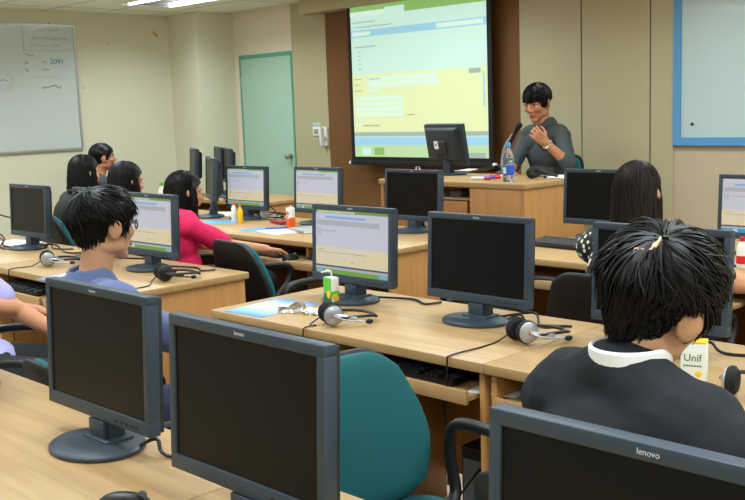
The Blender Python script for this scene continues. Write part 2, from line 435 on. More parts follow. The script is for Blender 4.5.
# ------------------------------------------------------------------ projector screen
def projscreen():
    xl, xr = -6.60, -5.02; yb = yf-.16
    # corners measured on the hanging plane
    bl = ony(355.5, 156.5, yb); br = ony(489, 158.5, yb); tl = ony(350.5, 11, yb)
    w = br.x-bl.x; zb = bl.z; h = 2.46-zb; cx = (bl.x+br.x)/2
    t = thing('projection_screen', 'pull-down projection screen showing a web form, hung on the brown wall panel', 'projection screen', (cx, yb, zb))
    MB().box((-w/2-.045,.001,-.05),(w/2+.045,.004,h)).build('screen_border', MT['blackm'], t, smooth=False)
    d = MB(); P = ['p_page','p_cream','p_blue','p_green','p_grey','p_text','p_field','p_lgreen','p_text2']
    I = [(0,0,1,1,0),(0,0,1,.075,7),(.06,.012,.13,.06,0),(.16,.012,.24,.06,3),(.6,.0,.98,.03,4),(0,.075,1,.125,2),(0,.13,1,.157,4),(0,.157,1,.524,1),
         (0,.757,1,.80,2),(.66,.765,.98,.792,6),(.01,.765,.16,.79,6),(0,.885,1,.93,3),(0,.885,.42,.915,6),(.0,.93,1,1,3),(.28,.885,.43,.925,0),
         (.02,.845,.2,.852,5),(.03,.815,.34,.822,5),(.02,.69,.2,.698,5),(.05,.66,.08,.666,5),(.05,.635,.08,.641,5),(.05,.61,.08,.616,5),(.05,.583,.08,.589,5),(.05,.553,.09,.559,5),
         (.02,.49,.08,.497,8),(.13,.475,.66,.503,6),(.14,.487,.23,.494,5),(.02,.455,.06,.462,8),(.13,.44,.66,.468,6),(.02,.416,.09,.423,8),(.13,.405,.22,.428,6),
         (.03,.357,.4,.381,6),(.03,.321,.4,.345,6),(.03,.287,.4,.311,6),(.03,.256,.4,.277,6),(.43,.258,.49,.266,8),(.02,.192,.06,.21,6),(.08,.195,.22,.203,8),(.88,.49,.96,.518,4),(.975,.3,.985,.5,2)]
    layout(d, w, h, I, 0, .001); d.build('projected_page', [MT[k] for k in P], t, smooth=False, recalc=False)
    b = MB(); b.box((-w/2-.05,-.018,-.075),(w/2+.05,.02,-.035), bev=.006); b.build('bottom_bar', MT['blackm'], t)
    for sx in (-1, 1):
        e = MB(); e.cap((sx*(w/2+.052),0,-.055), .02, (sx*(w/2+.066),0,-.055), .018); e.build('end_cap', MT['white'], t)
    r = MB(); r.tube([(.022*math.cos(a)+0, -.005, -.1+.026*math.sin(a)) for a in [2*PI*i/14 for i in range(14)]], .006, closed=True); r.build('pull_ring', MT['white'], t)
    MB().cap((-w/2-.06,.03,h-.03),.035,(w/2+.06,.03,h-.03),.035).build('roller_case', MT['blackm'], t)
projscreen()

# ------------------------------------------------------------------ boards
def squiggle(mb, x0, z0, w, hgt, y, seed, r=.0022):
    rnd = random.Random(seed); pts = []
    n = max(6, int(w/.012))
    for i in range(n): pts.append((x0+w*i/(n-1), y, z0+hgt*(rnd.random()-.5)))
    mb.tube(pts, r, n=4, sub=3)
def leftboard():
    tr = onx(71.5, 25, XL); br = onx(84.5, 149.3, XL)
    y1 = (tr.y+br.y)/2; z0 = br.z; z1 = tr.z; W = 2.4
    # local x runs along +Y of the room, local -y faces the room (+X)
    t = thing('whiteboard', 'wide whiteboard with faint handwriting on the left cream wall', 'whiteboard', (XL, y1-W/2, z0), RAD(90))
    h = z1-z0
    MB().box((-W/2+.02,-.018,.02),(W/2-.02,-.001,h-.02)).build('board', MT['board'], t, smooth=False)
    f = MB(); f.box((-W/2,-.024,0),(W/2,0,.022)).box((-W/2,-.024,h-.022),(W/2,0,h)).box((-W/2,-.024,.022),(-W/2+.022,0,h-.022)).box((W/2-.022,-.024,.022),(W/2,0,h-.022))
    f.build('frame', MT['alu'], t, smooth=False)
    ys = -.0195
    R = W/2
    def at(px, py):
        p = onx(px, py, XL); return p.y-(y1-W/2), p.z-z0
    m = MB()
    for i, (a, b, ww) in enumerate(((24,55,.09),(24,63,.04),(24,70,.04),(41,62,.05),(42,69,.07))):
        x, z = at(a, b); squiggle(m, x, z, ww, .028, ys, i)
    m.build('black_writing', MT['ink'], t)
    m = MB(); x, z = at(41, 87); squiggle(m, x, z, .20, .03, ys, 30, .003); x, z = at(0, 80); squiggle(m, x-.02, z, .09, .02, ys, 31); m.build('blue_writing', MT['inkb'], t)
    m = MB()
    for i, (a, b, ww) in enumerate(((36,30,.22),(29,38,.38),(30,45,.3))):
        x, z = at(a, b); squiggle(m, x, z, ww, .035, ys, 40+i, .003)
    for a, b in (((21,27),(23,52)),((23,50),(74,51))):
        x, z = at(*a); x2, z2 = at(*b); m.tube([(x,ys,z),(x2,ys,z2)], .0025, n=4)
    x, z = at(2, 81)
    for k in (1, 1.3): m.tube([(x+.10*k*math.cos(q)-.02, ys, z+.075*k*math.sin(q)) for q in [2*PI*i/20 for i in range(20)]], .0022, n=4, closed=True)
    m.build('faint_writing', MT['inkf'], t)
    m = MB(); x, z = at(33, 77); squiggle(m, x, z, .26, .02, ys, 60); m.build('red_writing', MT['inkr'], t)
    me = text_mesh('2091', .075); me.materials.append(MT['inkb']); x, z = at(56, 62)
    link('number_writing', me, t, False, (x, ys, z), (RAD(90), 0, 0))
leftboard()
def rightboard():
    bl = ony(674.6, 145.3, yf-.015); t = thing('wall_board', 'pale board in a wide blue frame on the right of the front wall', 'board', (bl.x+1.2, yf-.015, bl.z))
    w, h, b = 2.4, 1.2, .056
    f = MB()
    for lo, hi in (((-w/2,-.03,0),(w/2,0,b)),((-w/2,-.03,h-b),(w/2,0,h)),((-w/2,-.03,b),(-w/2+b,0,h-b)),((w/2-b,-.03,b),(w/2,0,h-b))): f.box(lo, hi)
    f.build('frame', MT['bframe'], t, smooth=False)
    MB().box((-w/2+b,-.015,b),(w/2-b,-.001,h-b)).build('panel', MT['boardb'], t, smooth=False)
    p = ony(692.5, 124, yf-.03)-t.location
    MB().ell((p.x,-.02,p.z),(.011,.008,.011), n=10, m=6).build('magnet', MT['black'], t)
rightboard()
p = onx(155, 34, XL)
o = MB().box((0,-.035,-.014),(.002,.035,.014)).build('tape_scrap', MT['tape'], smooth=False, loc=p, rot=(RAD(-42), 0, 0)); tag(o, 'scrap of yellow-brown tape stuck high on the left wall near the corner', 'tape')
for k, (a, b, rr, lab) in enumerate(((83, 88, .008, 'dark scuff mark on the left wall beside the lower whiteboard edge'), (108, 44, .009, 'faint brown smudge on the left wall between whiteboard and tape'), (49, 23.3, .01, 'dark speck on the left wall just above the whiteboard'))):
    p = onx(a, b, XL)
    o = MB().ell((0,0,0), (.0015, rr, rr*.7), n=10, m=6).build('wall_mark', MT['slate'] if k != 1 else MT['tape'], loc=p); tag(o, lab, 'mark')

# ------------------------------------------------------------------ desks
def make_desk(W, D, mods=2, Ht=.75, deep_apron=True):
    root = thing('computer_desk', 'x', 'desk')
    MB().box((0,0,Ht-.032),(W,D,Ht), bev=.005).build('tabletop', MT['wood'], root)
    for a in (.012, W-.012-.02): MB().box((a,.02,0),(a+.02,D-.02,Ht-.033), bev=.002).build('side_panel', MT['woodv'], root)
    for k in range(1, mods): MB().box((W*k/mods-.01,.03,0),(W*k/mods+.01,D-.07,Ht-.033)).build('divider', MT['woodv'], root, smooth=False)
    MB().box((.033,D-.06,.1),(W-.033,D-.042,Ht-.033)).build('modesty_panel', MT['woodo'], root, smooth=False)
    sw = (W-.064)/mods
    for k in range(mods):
        x0 = .032+sw*k+.02; x1 = .032+sw*(k+1)-.02
        tr = MB(); tr.box((x0,-.05,.628),(x1,.34,.644), bev=.002)
        o = tr.build('keyboard_tray', MT['wood'], root)
        MB().box((x0,-.066,.618),(x1,-.05,.662), bev=.004).build('tray_front', MT['woodedge'], o)
    return root
d0 = make_desk(1.365, .645)
DESKS = []
def put_desk(proto, first, x, y, label, group):
    o = proto if first else copy_tree(proto)
    o.location = (x, y, 0); o['label'] = label; o['group'] = group; DESKS.append(o)
    return o
R0Y, R1Y, R2Y, R3Y = .63, 2.205, 3.70, 5.08
dr1 = None
put_desk(d0, True, -5.075, R1Y, 'beech desk end beside the aisle left of the blue brochure, with a lit monitor', 'computer desks')
put_desk(d0, False, -6.44, R1Y, 'beech desk at the far left edge carrying a dark monitor and a paper sheet', 'computer desks')
put_desk(d0, False, -2.965, R0Y, 'nearest beech desk at the lower left, under the leftmost big dark monitor', 'computer desks')
put_desk(d0, False, -1.60, R0Y, 'nearest beech desk in the lower middle, under the biggest dark monitor', 'computer desks')
put_desk(d0, False, -.235, R0Y, 'nearest beech desk in the lower right corner, under the cropped dark monitor', 'computer desks')
put_desk(d0, False, -7.78, R3Y, 'rearmost beech desk near the green door, carrying monitors seen edge-on', 'computer desks')
d1 = make_desk(1.335, .645)
dk = put_desk(d1, True, -3.125, R1Y, 'beech computer desk carrying the lit monitor with the blue brochure at its left end', 'computer desks')
dk2 = put_desk(d1, False, -1.79, R1Y, 'beech computer desk under the black-jacketed man\'s juice carton', 'computer desks')
for d_ in (dk, dk2):
    for c in d_.children:
        if c.name.startswith('keyboard_tray'): c.location.y = .045
d3 = make_desk(1.365, .82)
dp = put_desk(d3, True, -4.985, R2Y, 'beech desk in front of the teacher\'s desk, with a dark monitor at its aisle end', 'computer desks')
put_desk(d3, False, -6.35, R2Y, 'beech desk in front of the pink-shirted woman, with bottles and papers', 'computer desks')
put_desk(d3, False, -7.715, R2Y, 'beech desk on the left behind the dark monitor, littered with cables', 'computer desks')
for c in dp.children:
    if c.name.startswith('keyboard_tray'): c.location.y = -.09
d2 = make_desk(1.365, 1.0)
put_desk(d2, True, -3.12, 3.885, 'deep beech desk with a black keyboard on top, right of the teacher\'s desk', 'deep computer desks')
put_desk(d2, False, -1.755, 3.885, 'deep beech desk at the right edge carrying the lit monitor', 'deep computer desks')

# ------------------------------------------------------------------ monitors
def make_monitor(on, extra=0, tilt=3, variant=0):
    root = thing('monitor', 'x', 'monitor')
    b = MB(); b.lathe([(.001,0),(.118,0),(.125,.003),(.125,.009),(.118,.014),(.05,.018),(.001,.019)], n=40, sx=1, sy=.82); b.build('base', MT['mon'], root)
    n = MB(); n.box((-.04,.012,.015),(.04,.052,.16+extra), bev=.006); n.box((-.032,-.002,.017),(.032,.014,.065), bev=.004); n.box((-.055,-.01,.013),(.055,.065,.024), bev=.005)
    n.build('stand', MT['mon'], root)
    T = Matrix.Translation((0,.0,.067+extra)) @ Matrix.Rotation(RAD(-tilt), 4, 'X')
    hd = MB()
    W, Hh = .446, .304; sb, tb, bb = .019, .021, .031; dp = .03
    hw = W/2
    hd.box((-hw,0,0),(hw,dp,bb), bev=.003, M=T).box((-hw,0,Hh-tb),(hw,dp,Hh), bev=.003, M=T)
    hd.box((-hw,0,bb-.002),(-hw+sb,dp,Hh-tb+.002), bev=.003, M=T).box((hw-sb,0,bb-.002),(hw,dp,Hh-tb+.002), bev=.003, M=T)
    bez = hd.build('bezel', MT['mon'], root)
    bk = MB(); bk.box((-hw+.004,dp-.004,.004),(hw-.004,dp+.012,Hh-.004), bev=.004, M=T)
    rings = []
    for yy, e in ((dp+.01, .03), (dp+.035, .045), (dp+.042, .06)):
        rings.append([T @ V(p) for p in ((-hw+e,yy,.02+e*.5),(hw-e,yy,.02+e*.5),(hw-e,yy,Hh-e*.7),(-hw+e,yy,Hh-e*.7))])
    bk.loft(rings); bk.box((-.07,.045,.08),(.07,.085,.19), bev=.01, M=T)
    bk.build('back_housing', MT['monback'], root)
    w, h = W-2*sb, Hh-tb-bb
    d = MB()
    if on:
        P = ['s_page','s_grey','s_cream','s_blue','s_green','s_text','s_navy','s_field','s_cyan']
        I = [(0,0,1,1,0),(0,.955,1,1,4 if on == 1 else 0),(.03,.965,.55,.985,7),(0,.90,1,.95,0),(.14,.87,.7,.905,3),(.02,.76,.88,.84,1),(.02,.7,.08,.708,5),(.02,.67,.3,.678,5),(.02,.64,.08,.648,5),(.02,.61,.09,.618,5),
             (.0,.13,1,.42,2),(.04,.37,.12,.378,5),(.16,.36,.8,.385,7),(.04,.33,.7,.337,5),(.04,.29,.55,.30,7),(.04,.25,.45,.26,7),(.04,.21,.4,.22,7),(.5,.2,.55,.21,5),(0,.105,1,.13,6),(.0,.065,1,.105,1),(0,0,1,.065,4 if on == 1 else 8),(.02,.01,.1,.055,4 if on == 2 else 3),(.14,.01,.2,.055,7),(.88,.01,.99,.055,3 if on == 1 else 4)]
        P = [MT[k] for k in P]
    else:
        I = [(0,0,1,1,0)]; P = [MT['scr_off']]
    layout(d, w, h, I, 0, .0002)
    me = d.mesh('display'); me.transform(T @ Matrix.Translation((0,.0045,bb)))
    for q in P: me.materials.append(q)
    link('display', me, root, False)
    me = text_mesh('lenovo', .0105, .0003); me.transform(T @ Matrix.Translation((0,-.0003,Hh-.0105)) @ Matrix.Rotation(RAD(90), 4, 'X'))
    me.materials.append(MT['logo']); link('logo', me, root, False)
    for k in range(5):
        bt = MB(); x = .09+k*.021; bt.box((x-.005,-.0015,.011),(x+.005,.001,.0165), bev=.001, M=T); bt.build('button', MT['black'], root)
    return root
MPROTO = {}
MONS = []
def put_mon(x, y, label, rz=0, kind=0, extra=0, z=.75, tilt=3):
    k = (kind, extra, tilt)
    if k in MPROTO: o = copy_tree(MPROTO[k])
    else: o = MPROTO[k] = make_monitor(kind, extra, tilt)
    o.location = (x, y, z); o.rotation_euler = (0, 0, rz); o['label'] = label; o['group'] = 'flat monitors on the desks'
    MONS.append(o); return o
def add_cable(parent, pts, r=.0045, name='cable'):
    return MB().tube(pts, r, n=6, sub=6).build(name, MT['rubber'], parent)
mA = put_mon(-2.025, 1.095, 'dark monitor at lower left showing its whole oval base on the nearest desk', RAD(0))
mB = put_mon(-1.40, 1.03, 'biggest dark monitor in the lower middle, in front of the teal chair')
mC = put_mon(-.545, .94, 'dark monitor cropped by the lower right corner, before the black-jacketed man')
mL = put_mon(-2.78, 1.10, 'monitor on the nearest desk cut off by the left edge, only its base showing', RAD(-25))
add_cable(mA, [(.1,.05,.012),(.14,.07,.03),(.19,.06,.006),(.32,.11,.006)])
add_cable(mL, [(.02,-.1,.02),(.1,-.22,.006),(.16,-.36,.006)])
m1 = put_mon(-2.80, 2.64, 'lit monitor showing a web form beside the green drink carton', kind=1)
m2 = put_mon(-2.165, 2.63, 'dark monitor in the picture centre above the second headset, on the middle desk')
m3 = put_mon(-1.485, 2.64, 'dark monitor mostly hidden behind the black-haired head of the man in the jacket')
add_cable(m2, [(.05,.06,.012),(.16,.12,.03),(.24,.05,.006),(.3,.10,.006)])
add_cable(m1, [(.05,.06,.012),(.2,.14,.006),(.3,.10,.006),(.33,.16,.006)])
l1 = put_mon(-5.53, 2.65, 'dark monitor at the left edge on the desk with the paper sheet')
l1b = put_mon(-4.83, 2.68, 'monitor hidden behind the head of the man in the blue shirt')
l2 = put_mon(-4.21, 2.62, 'lit monitor just right of the bespectacled man\'s face', kind=1)
add_cable(l1, [(.05,.05,.012),(.2,.06,.03),(.4,.02,.006),(.5,.06,.006)])
ma = put_mon(-5.58, 4.28, 'lit monitor standing in front of the green door, left one of two', kind=1)
mb_ = put_mon(-4.89, 4.33, 'lit monitor in front of the wall right of the green door, half behind another', kind=1)
mc = put_mon(-4.05, 4.34, 'dark monitor in front of the teacher\'s desk under the projection screen')
add_cable(ma, [(.05,.06,.02),(.16,.06,.1),(.24,.08,.05),(.25,.05,.006),(.1,-.05,.006)])
r1 = put_mon(-2.97, 4.66, 'dark monitor behind the black keyboard, left of the long-haired woman\'s head')
r2 = put_mon(-2.0, 4.53, 'lit monitor cropped by the right edge of the picture', kind=2)
e1 = put_mon(-5.93, 4.23, 'tall edge-on monitor on the desk beyond the pink-shirted woman, nearest of four', RAD(-29), extra=.06)
e2 = put_mon(-7.22, 5.33, 'edge-on monitor on the rearmost desk, right behind the nearest edge-on one', RAD(-29), extra=.06)
e3 = put_mon(-7.62, 5.26, 'edge-on monitor on the rearmost desk, leftmost of the four', RAD(-29), extra=.06)
e4 = put_mon(-7.57, 5.5, 'edge-on monitor on the rearmost desk, between two other edge-on monitors', RAD(-29), extra=.06)

# ------------------------------------------------------------------ teacher's desk
def podium():
    x0, x1, y0, y1, zb, zt = -5.068, -3.79, 5.118, 5.79, .23, .98
    w = x1-x0; d = y1-y0; h = zt-zb
    t = thing('teacher_desk', 'raised beech teacher\'s desk with cabinet and open shelf, in front of the brown panel', 'desk', (x0, y0, zb))
    MB().box((-.01,-.012,h-.035),(w+.01,d+.01,h), bev=.005).build('tabletop', MT['wood'], t)
    MB().box((0,.0,0),(.03,d,h-.036), bev=.002).build('side_panel', MT['woodo'], t)
    xc = ony(469.5, 190, y0).x-x0
    MB().box((xc,.0,0),(w-.03,.28,h-.036), bev=.003).build('cabinet', MT['woodv'], t)
    MB().box((w-.03,.0,0),(w,d,h-.036), bev=.002).build('side_panel', MT['woodv'], t)
    MB().box((.03,.262,0),(xc,.28,h-.036)).build('back_panel', MT['woodo'], t, smooth=False)
    MB().box((.03,.06,h-.13),(xc,.262,h-.115)).build('shelf', MT['wood'], t, smooth=False)
    MB().box((.03,.03,.12),(xc-.05,.05,h-.135), bev=.003).build('drawer_front', MT['woodo'], t)
    MB().box((xc-.035,.035,.12),(xc-.012,.26,h-.16)).build('upright_slat', MT['seam'], t, smooth=False)
    return x0, y0, zt
podium()
for k, (px, py, ww) in enumerate(((440, 192.5, .08), (460, 192.5, .05))):
    p = onz(px, 193, .23+.75-.115)
    p = V((ony(px, 193, 5.25).x, 5.28, .8655))
    o = thing('stacked_papers' if k == 0 else 'small_box', 'pale folder lying on the open shelf of the teacher\'s desk' if k == 0 else 'grey box on the open shelf of the teacher\'s desk', 'folder' if k == 0 else 'box', p)
    MB().box((-ww,-.08,0),(ww,.08,.02 if k == 0 else .04), bev=.003).build('cover', MT['grey'] if k == 0 else MT['slate'], o)
# monitor on the teacher's desk, back to the class
pm = put_mon(0, 0, 'monitor on the teacher\'s desk turned its back to the class, white sticker on it', RAD(180-12), kind=0, z=.98, tilt=9, extra=.01)
pm.location = onz(452, 174.5, .98)
st = MB(); st.box((-.024,.0865,.118),(.024,.0885,.175)); st2 = st.build('sticker', MT['paper'], pm, smooth=False); st2.location = (.04,-.0,.09); st2.rotation_euler = (RAD(-9),0,0)
sq = MB().box((-.009,.0886,.14),(.009,.0892,.154)).build('sticker_print', MT['slate'], st2, smooth=False)
add_cable(pm, [(.05,.08,.13),(.1,.11,.08),(.16,.1,.02),(.2,.05,.006)])
add_cable(pm, [(-.05,.08,.12),(-.07,.12,.1),(-.03,.12,.06),(-.06,.1,.02),(-.1,.12,.006)])

# ------------------------------------------------------------------ chairs
def make_chair(teal):
    root = thing('office_chair', 'x', 'chair')
    def rr(w, d, z, k=5, y=0, n=28):
        pts = []
        for j in range(n):
            a = 2*PI*j/n; c, s = math.cos(a), math.sin(a)
            pts.append(V((w*math.copysign(abs(c)**(2/k), c), y+d*math.copysign(abs(s)**(2/k), s), z)))
        return pts
    st = MB(); st.loft([rr(.19,.18,.415), rr(.225,.215,.422), rr(.24,.232,.44), rr(.24,.232,.458), rr(.225,.215,.473), rr(.15,.14,.477), rr(.05,.05,.478)])
    st.build('seat', MT[teal], root)
    MB().loft([rr(.17,.16,.395), rr(.2,.19,.40), rr(.215,.205,.421)]).build('seat_shell', MT['shell'], root)
    def prof(v):
        # half width of the backrest along its height 0..1
        if v < .42: return .20+.055*math.sin(PI/2*v/.42)
        k = (v-.42)/.58; return .255-.085*k**1.6
    def back(y0, th, ins, zlo, zhi):
        rings = []; N = 18
        for i in range(N+1):
            u = i/N; v = .5-.5*math.cos(PI*u)
            e = math.sqrt(max(0, 1-(2*v-1)**8))*1.0
            endf = min(1, (min(v, 1-v)/.10))**.5
            hwid = max(.004, (prof(v)-ins)*(.62+.38*endf) if endf < 1 else prof(v)-ins)
            tt = max(.002, th*(.25+.75*endf))
            z = zlo+(zhi-zlo)*v; bow = -.06*v-.03*v*v+.02
            ring = []
            for j in range(28):
                a = 2*PI*j/28; c, s = math.cos(a), math.sin(a)
                x = hwid*math.copysign(abs(c)**.5, c); y = tt*math.copysign(abs(s)**.7, s)
                ring.append(V((x, y0+bow+y+.35*x*x, z)))
            rings.append(ring)
        return rings
    MB().loft(back(-.235, .026, .006, .47, .86)).build('backrest', MT[teal], root)
    MB().loft(back(-.262, .02, 0, .46, .865)).build('back_shell', MT['shell'], root)
    br = MB(); br.tube([(0,-.05,.38),(0,-.2,.38),(0,-.275,.41),(0,-.285,.56)], .02, flat=1.6, sub=4); br.build('bracket', MT['black'], root)
    for sx in (-1, 1):
        a = MB(); X = sx*.295
        pts = [(X-sx*.05,-.15,.425),(X,-.17,.46),(X,-.19,.55),(X,-.18,.63),(X,-.12,.66),(X,.04,.662),(X,.17,.655),(X,.215,.62),(X,.19,.55),(X,.13,.49),(X,.08,.44),(X-sx*.05,.06,.425)]
        a.tube(pts, [.017]*1, n=10, sub=4); a.build('armrest', MT['black'], root)
    MB().lathe([(.001,.09),(.028,.09),(.028,.25),(.018,.25),(.018,.39),(.001,.39)], n=16).build('gas_column', MT['black'], root)
    for k in range(5):
        an = 2*PI*k/5+.3; c, s = math.cos(an), math.sin(an)
        l = MB(); l.tube([(0,0,.1),(c*.15,s*.15,.095),(c*.28,s*.28,.075)], [.026,.02,.016], n=8); lg = l.build('leg', MT['black'], root)
        w = MB(); w.tube([(c*.28-s*.02,s*.28+c*.02,.028),(c*.28+s*.02,s*.28-c*.02,.028)], .028, n=14); w.build('castor', MT['black'], lg)
    return root
ch0 = make_chair('teal'); CHF = [True]
def put_chair(x, y, rz, label):
    o = ch0 if CHF[0] else copy_tree(ch0)
    CHF[0] = False
    o.location = (x, y, 0); o.rotation_euler = (0, 0, rz); o['label'] = label; o['group'] = 'teal office chairs'
    return o
def put_chair_on(x, y, z, rz, label):
    o = put_chair(x, y, rz, label); o.location.z = z; return o
put_chair(-1.565, 1.65, RAD(-97), 'empty teal office chair turned sideways in front of the big dark monitor')
put_chair(-3.95, 3.27, RAD(-8), 'empty chair showing its black back and teal edge beside the pink-shirted woman')
put_chair(-2.66, 3.55, RAD(-85), 'empty teal chair seen behind the central dark monitor, arm and seat showing')

# ------------------------------------------------------------------ people
def head_parts(mb, P, R, s, ear=True):
    def L(x, y, z): return P+R @ V((x*s, y*s, z*s))
    def E(c, r, Rl=None): mb.ell(L(*c), tuple(q*s for q in r), R=R @ Rl if Rl else R)
    E((0,-.014,.036), (.074,.096,.083)); E((0,.016,-.018), (.063,.076,.088)); E((0,.03,-.062), (.05,.052,.045)); E((0,.062,-.092), (.027,.024,.02))
    for sx in (-1, 1):
        E((sx*.036,.058,-.018), (.025,.028,.026)); E((sx*.03,.076,.022), (.026,.012,.008)); E((sx*.047,.0,-.062), (.018,.045,.022))
        if ear:
            Rl = Matrix.Rotation(sx*RAD(-30), 3, 'Z')
            E((sx*.080,-.012,-.004), (.009,.023,.035), Rl); E((sx*.073,-.002,-.026), (.008,.011,.014), Rl)
    mb.cap(L(0,.086,.018), .008*s, L(0,.103,-.022), .0115*s); E((-.011,.094,-.027), (.009,.01,.008)); E((.011,.094,-.027), (.009,.01,.008))
    E((0,.088,-.052), (.022,.011,.006)); E((0,.086,-.062), (.019,.011,.007))

def hand_parts(mb, W, d, n, s, side, curl=.5, spread=.12):
    # palm from wrist W along d, palm normal n (palm faces n), side +1 right hand
    d = d.normalized(); n = (n-d*n.dot(d)).normalized(); a = d.cross(n)*side     # a points to the thumb side for either hand
    rr = .011*s
    for k in range(4):
        o = (k-1.5)
        mb.cap(W+a*(-o*.013*s), .015*s, W+d*.085*s+a*(-o*.021*s), .0125*s)
    lens = [.072, .08, .074, .058]
    for k in range(4):
        o = k-1.5
        b = W+d*.085*s+a*(-o*.0215*s); dr = (d-a*o*spread).normalized(); c = 0; p = b; rad = .0095*s*(.9 if k == 3 else 1)
        for q, fr in enumerate((.45, .32, .23)):
            c += curl*(.55, .9, .7)[q]
            e = p+(dr*math.cos(c)+n*math.sin(c))*lens[k]*fr*s
            mb.cap(p, rad*(1-.09*q), e, rad*(1-.09*(q+1)), n=10, m=4); p = e
    b = W+d*.022*s+a*.02*s; t1 = b+(d*.6+a*.75+n*.3).normalized()*.042*s; t2 = t1+(d*.9+a*.2+n*.45*(.5+curl)).normalized()*.032*s; t3 = t2+(d*.9-a*.1+n*.5*(.5+curl)).normalized()*.024*s
    mb.cap(b, .0145*s, t1, .011*s, n=10); mb.cap(t1, .011*s, t2, .0095*s, n=10); mb.cap(t2, .0095*s, t3, .008*s, n=10)

def ik(S, W, l1, l2, pole):
    d = W-S; L = d.length
    if L > (l1+l2)*.985: W = S+d.normalized()*(l1+l2)*.985; d = W-S; L = d.length
    a = (l1*l1-l2*l2+L*L)/(2*L); h = math.sqrt(max(0, l1*l1-a*a)); u = d/L
    p = pole-u*pole.dot(u); p.normalize()
    return S+u*a+p*h, W

def hairline(p, style):
    x, y, z = p; ax = abs(x)
    if y > .055: return z > .080-.25*max(0, ax-.045)
    if y > .03: return z > (.045 if ax > .045 else .080)
    if y > .012: return z > (-.012 if style == 'short' else .0)
    if y > -.03: return z > .018
    return z > -.088+.5*max(0, y+.06)

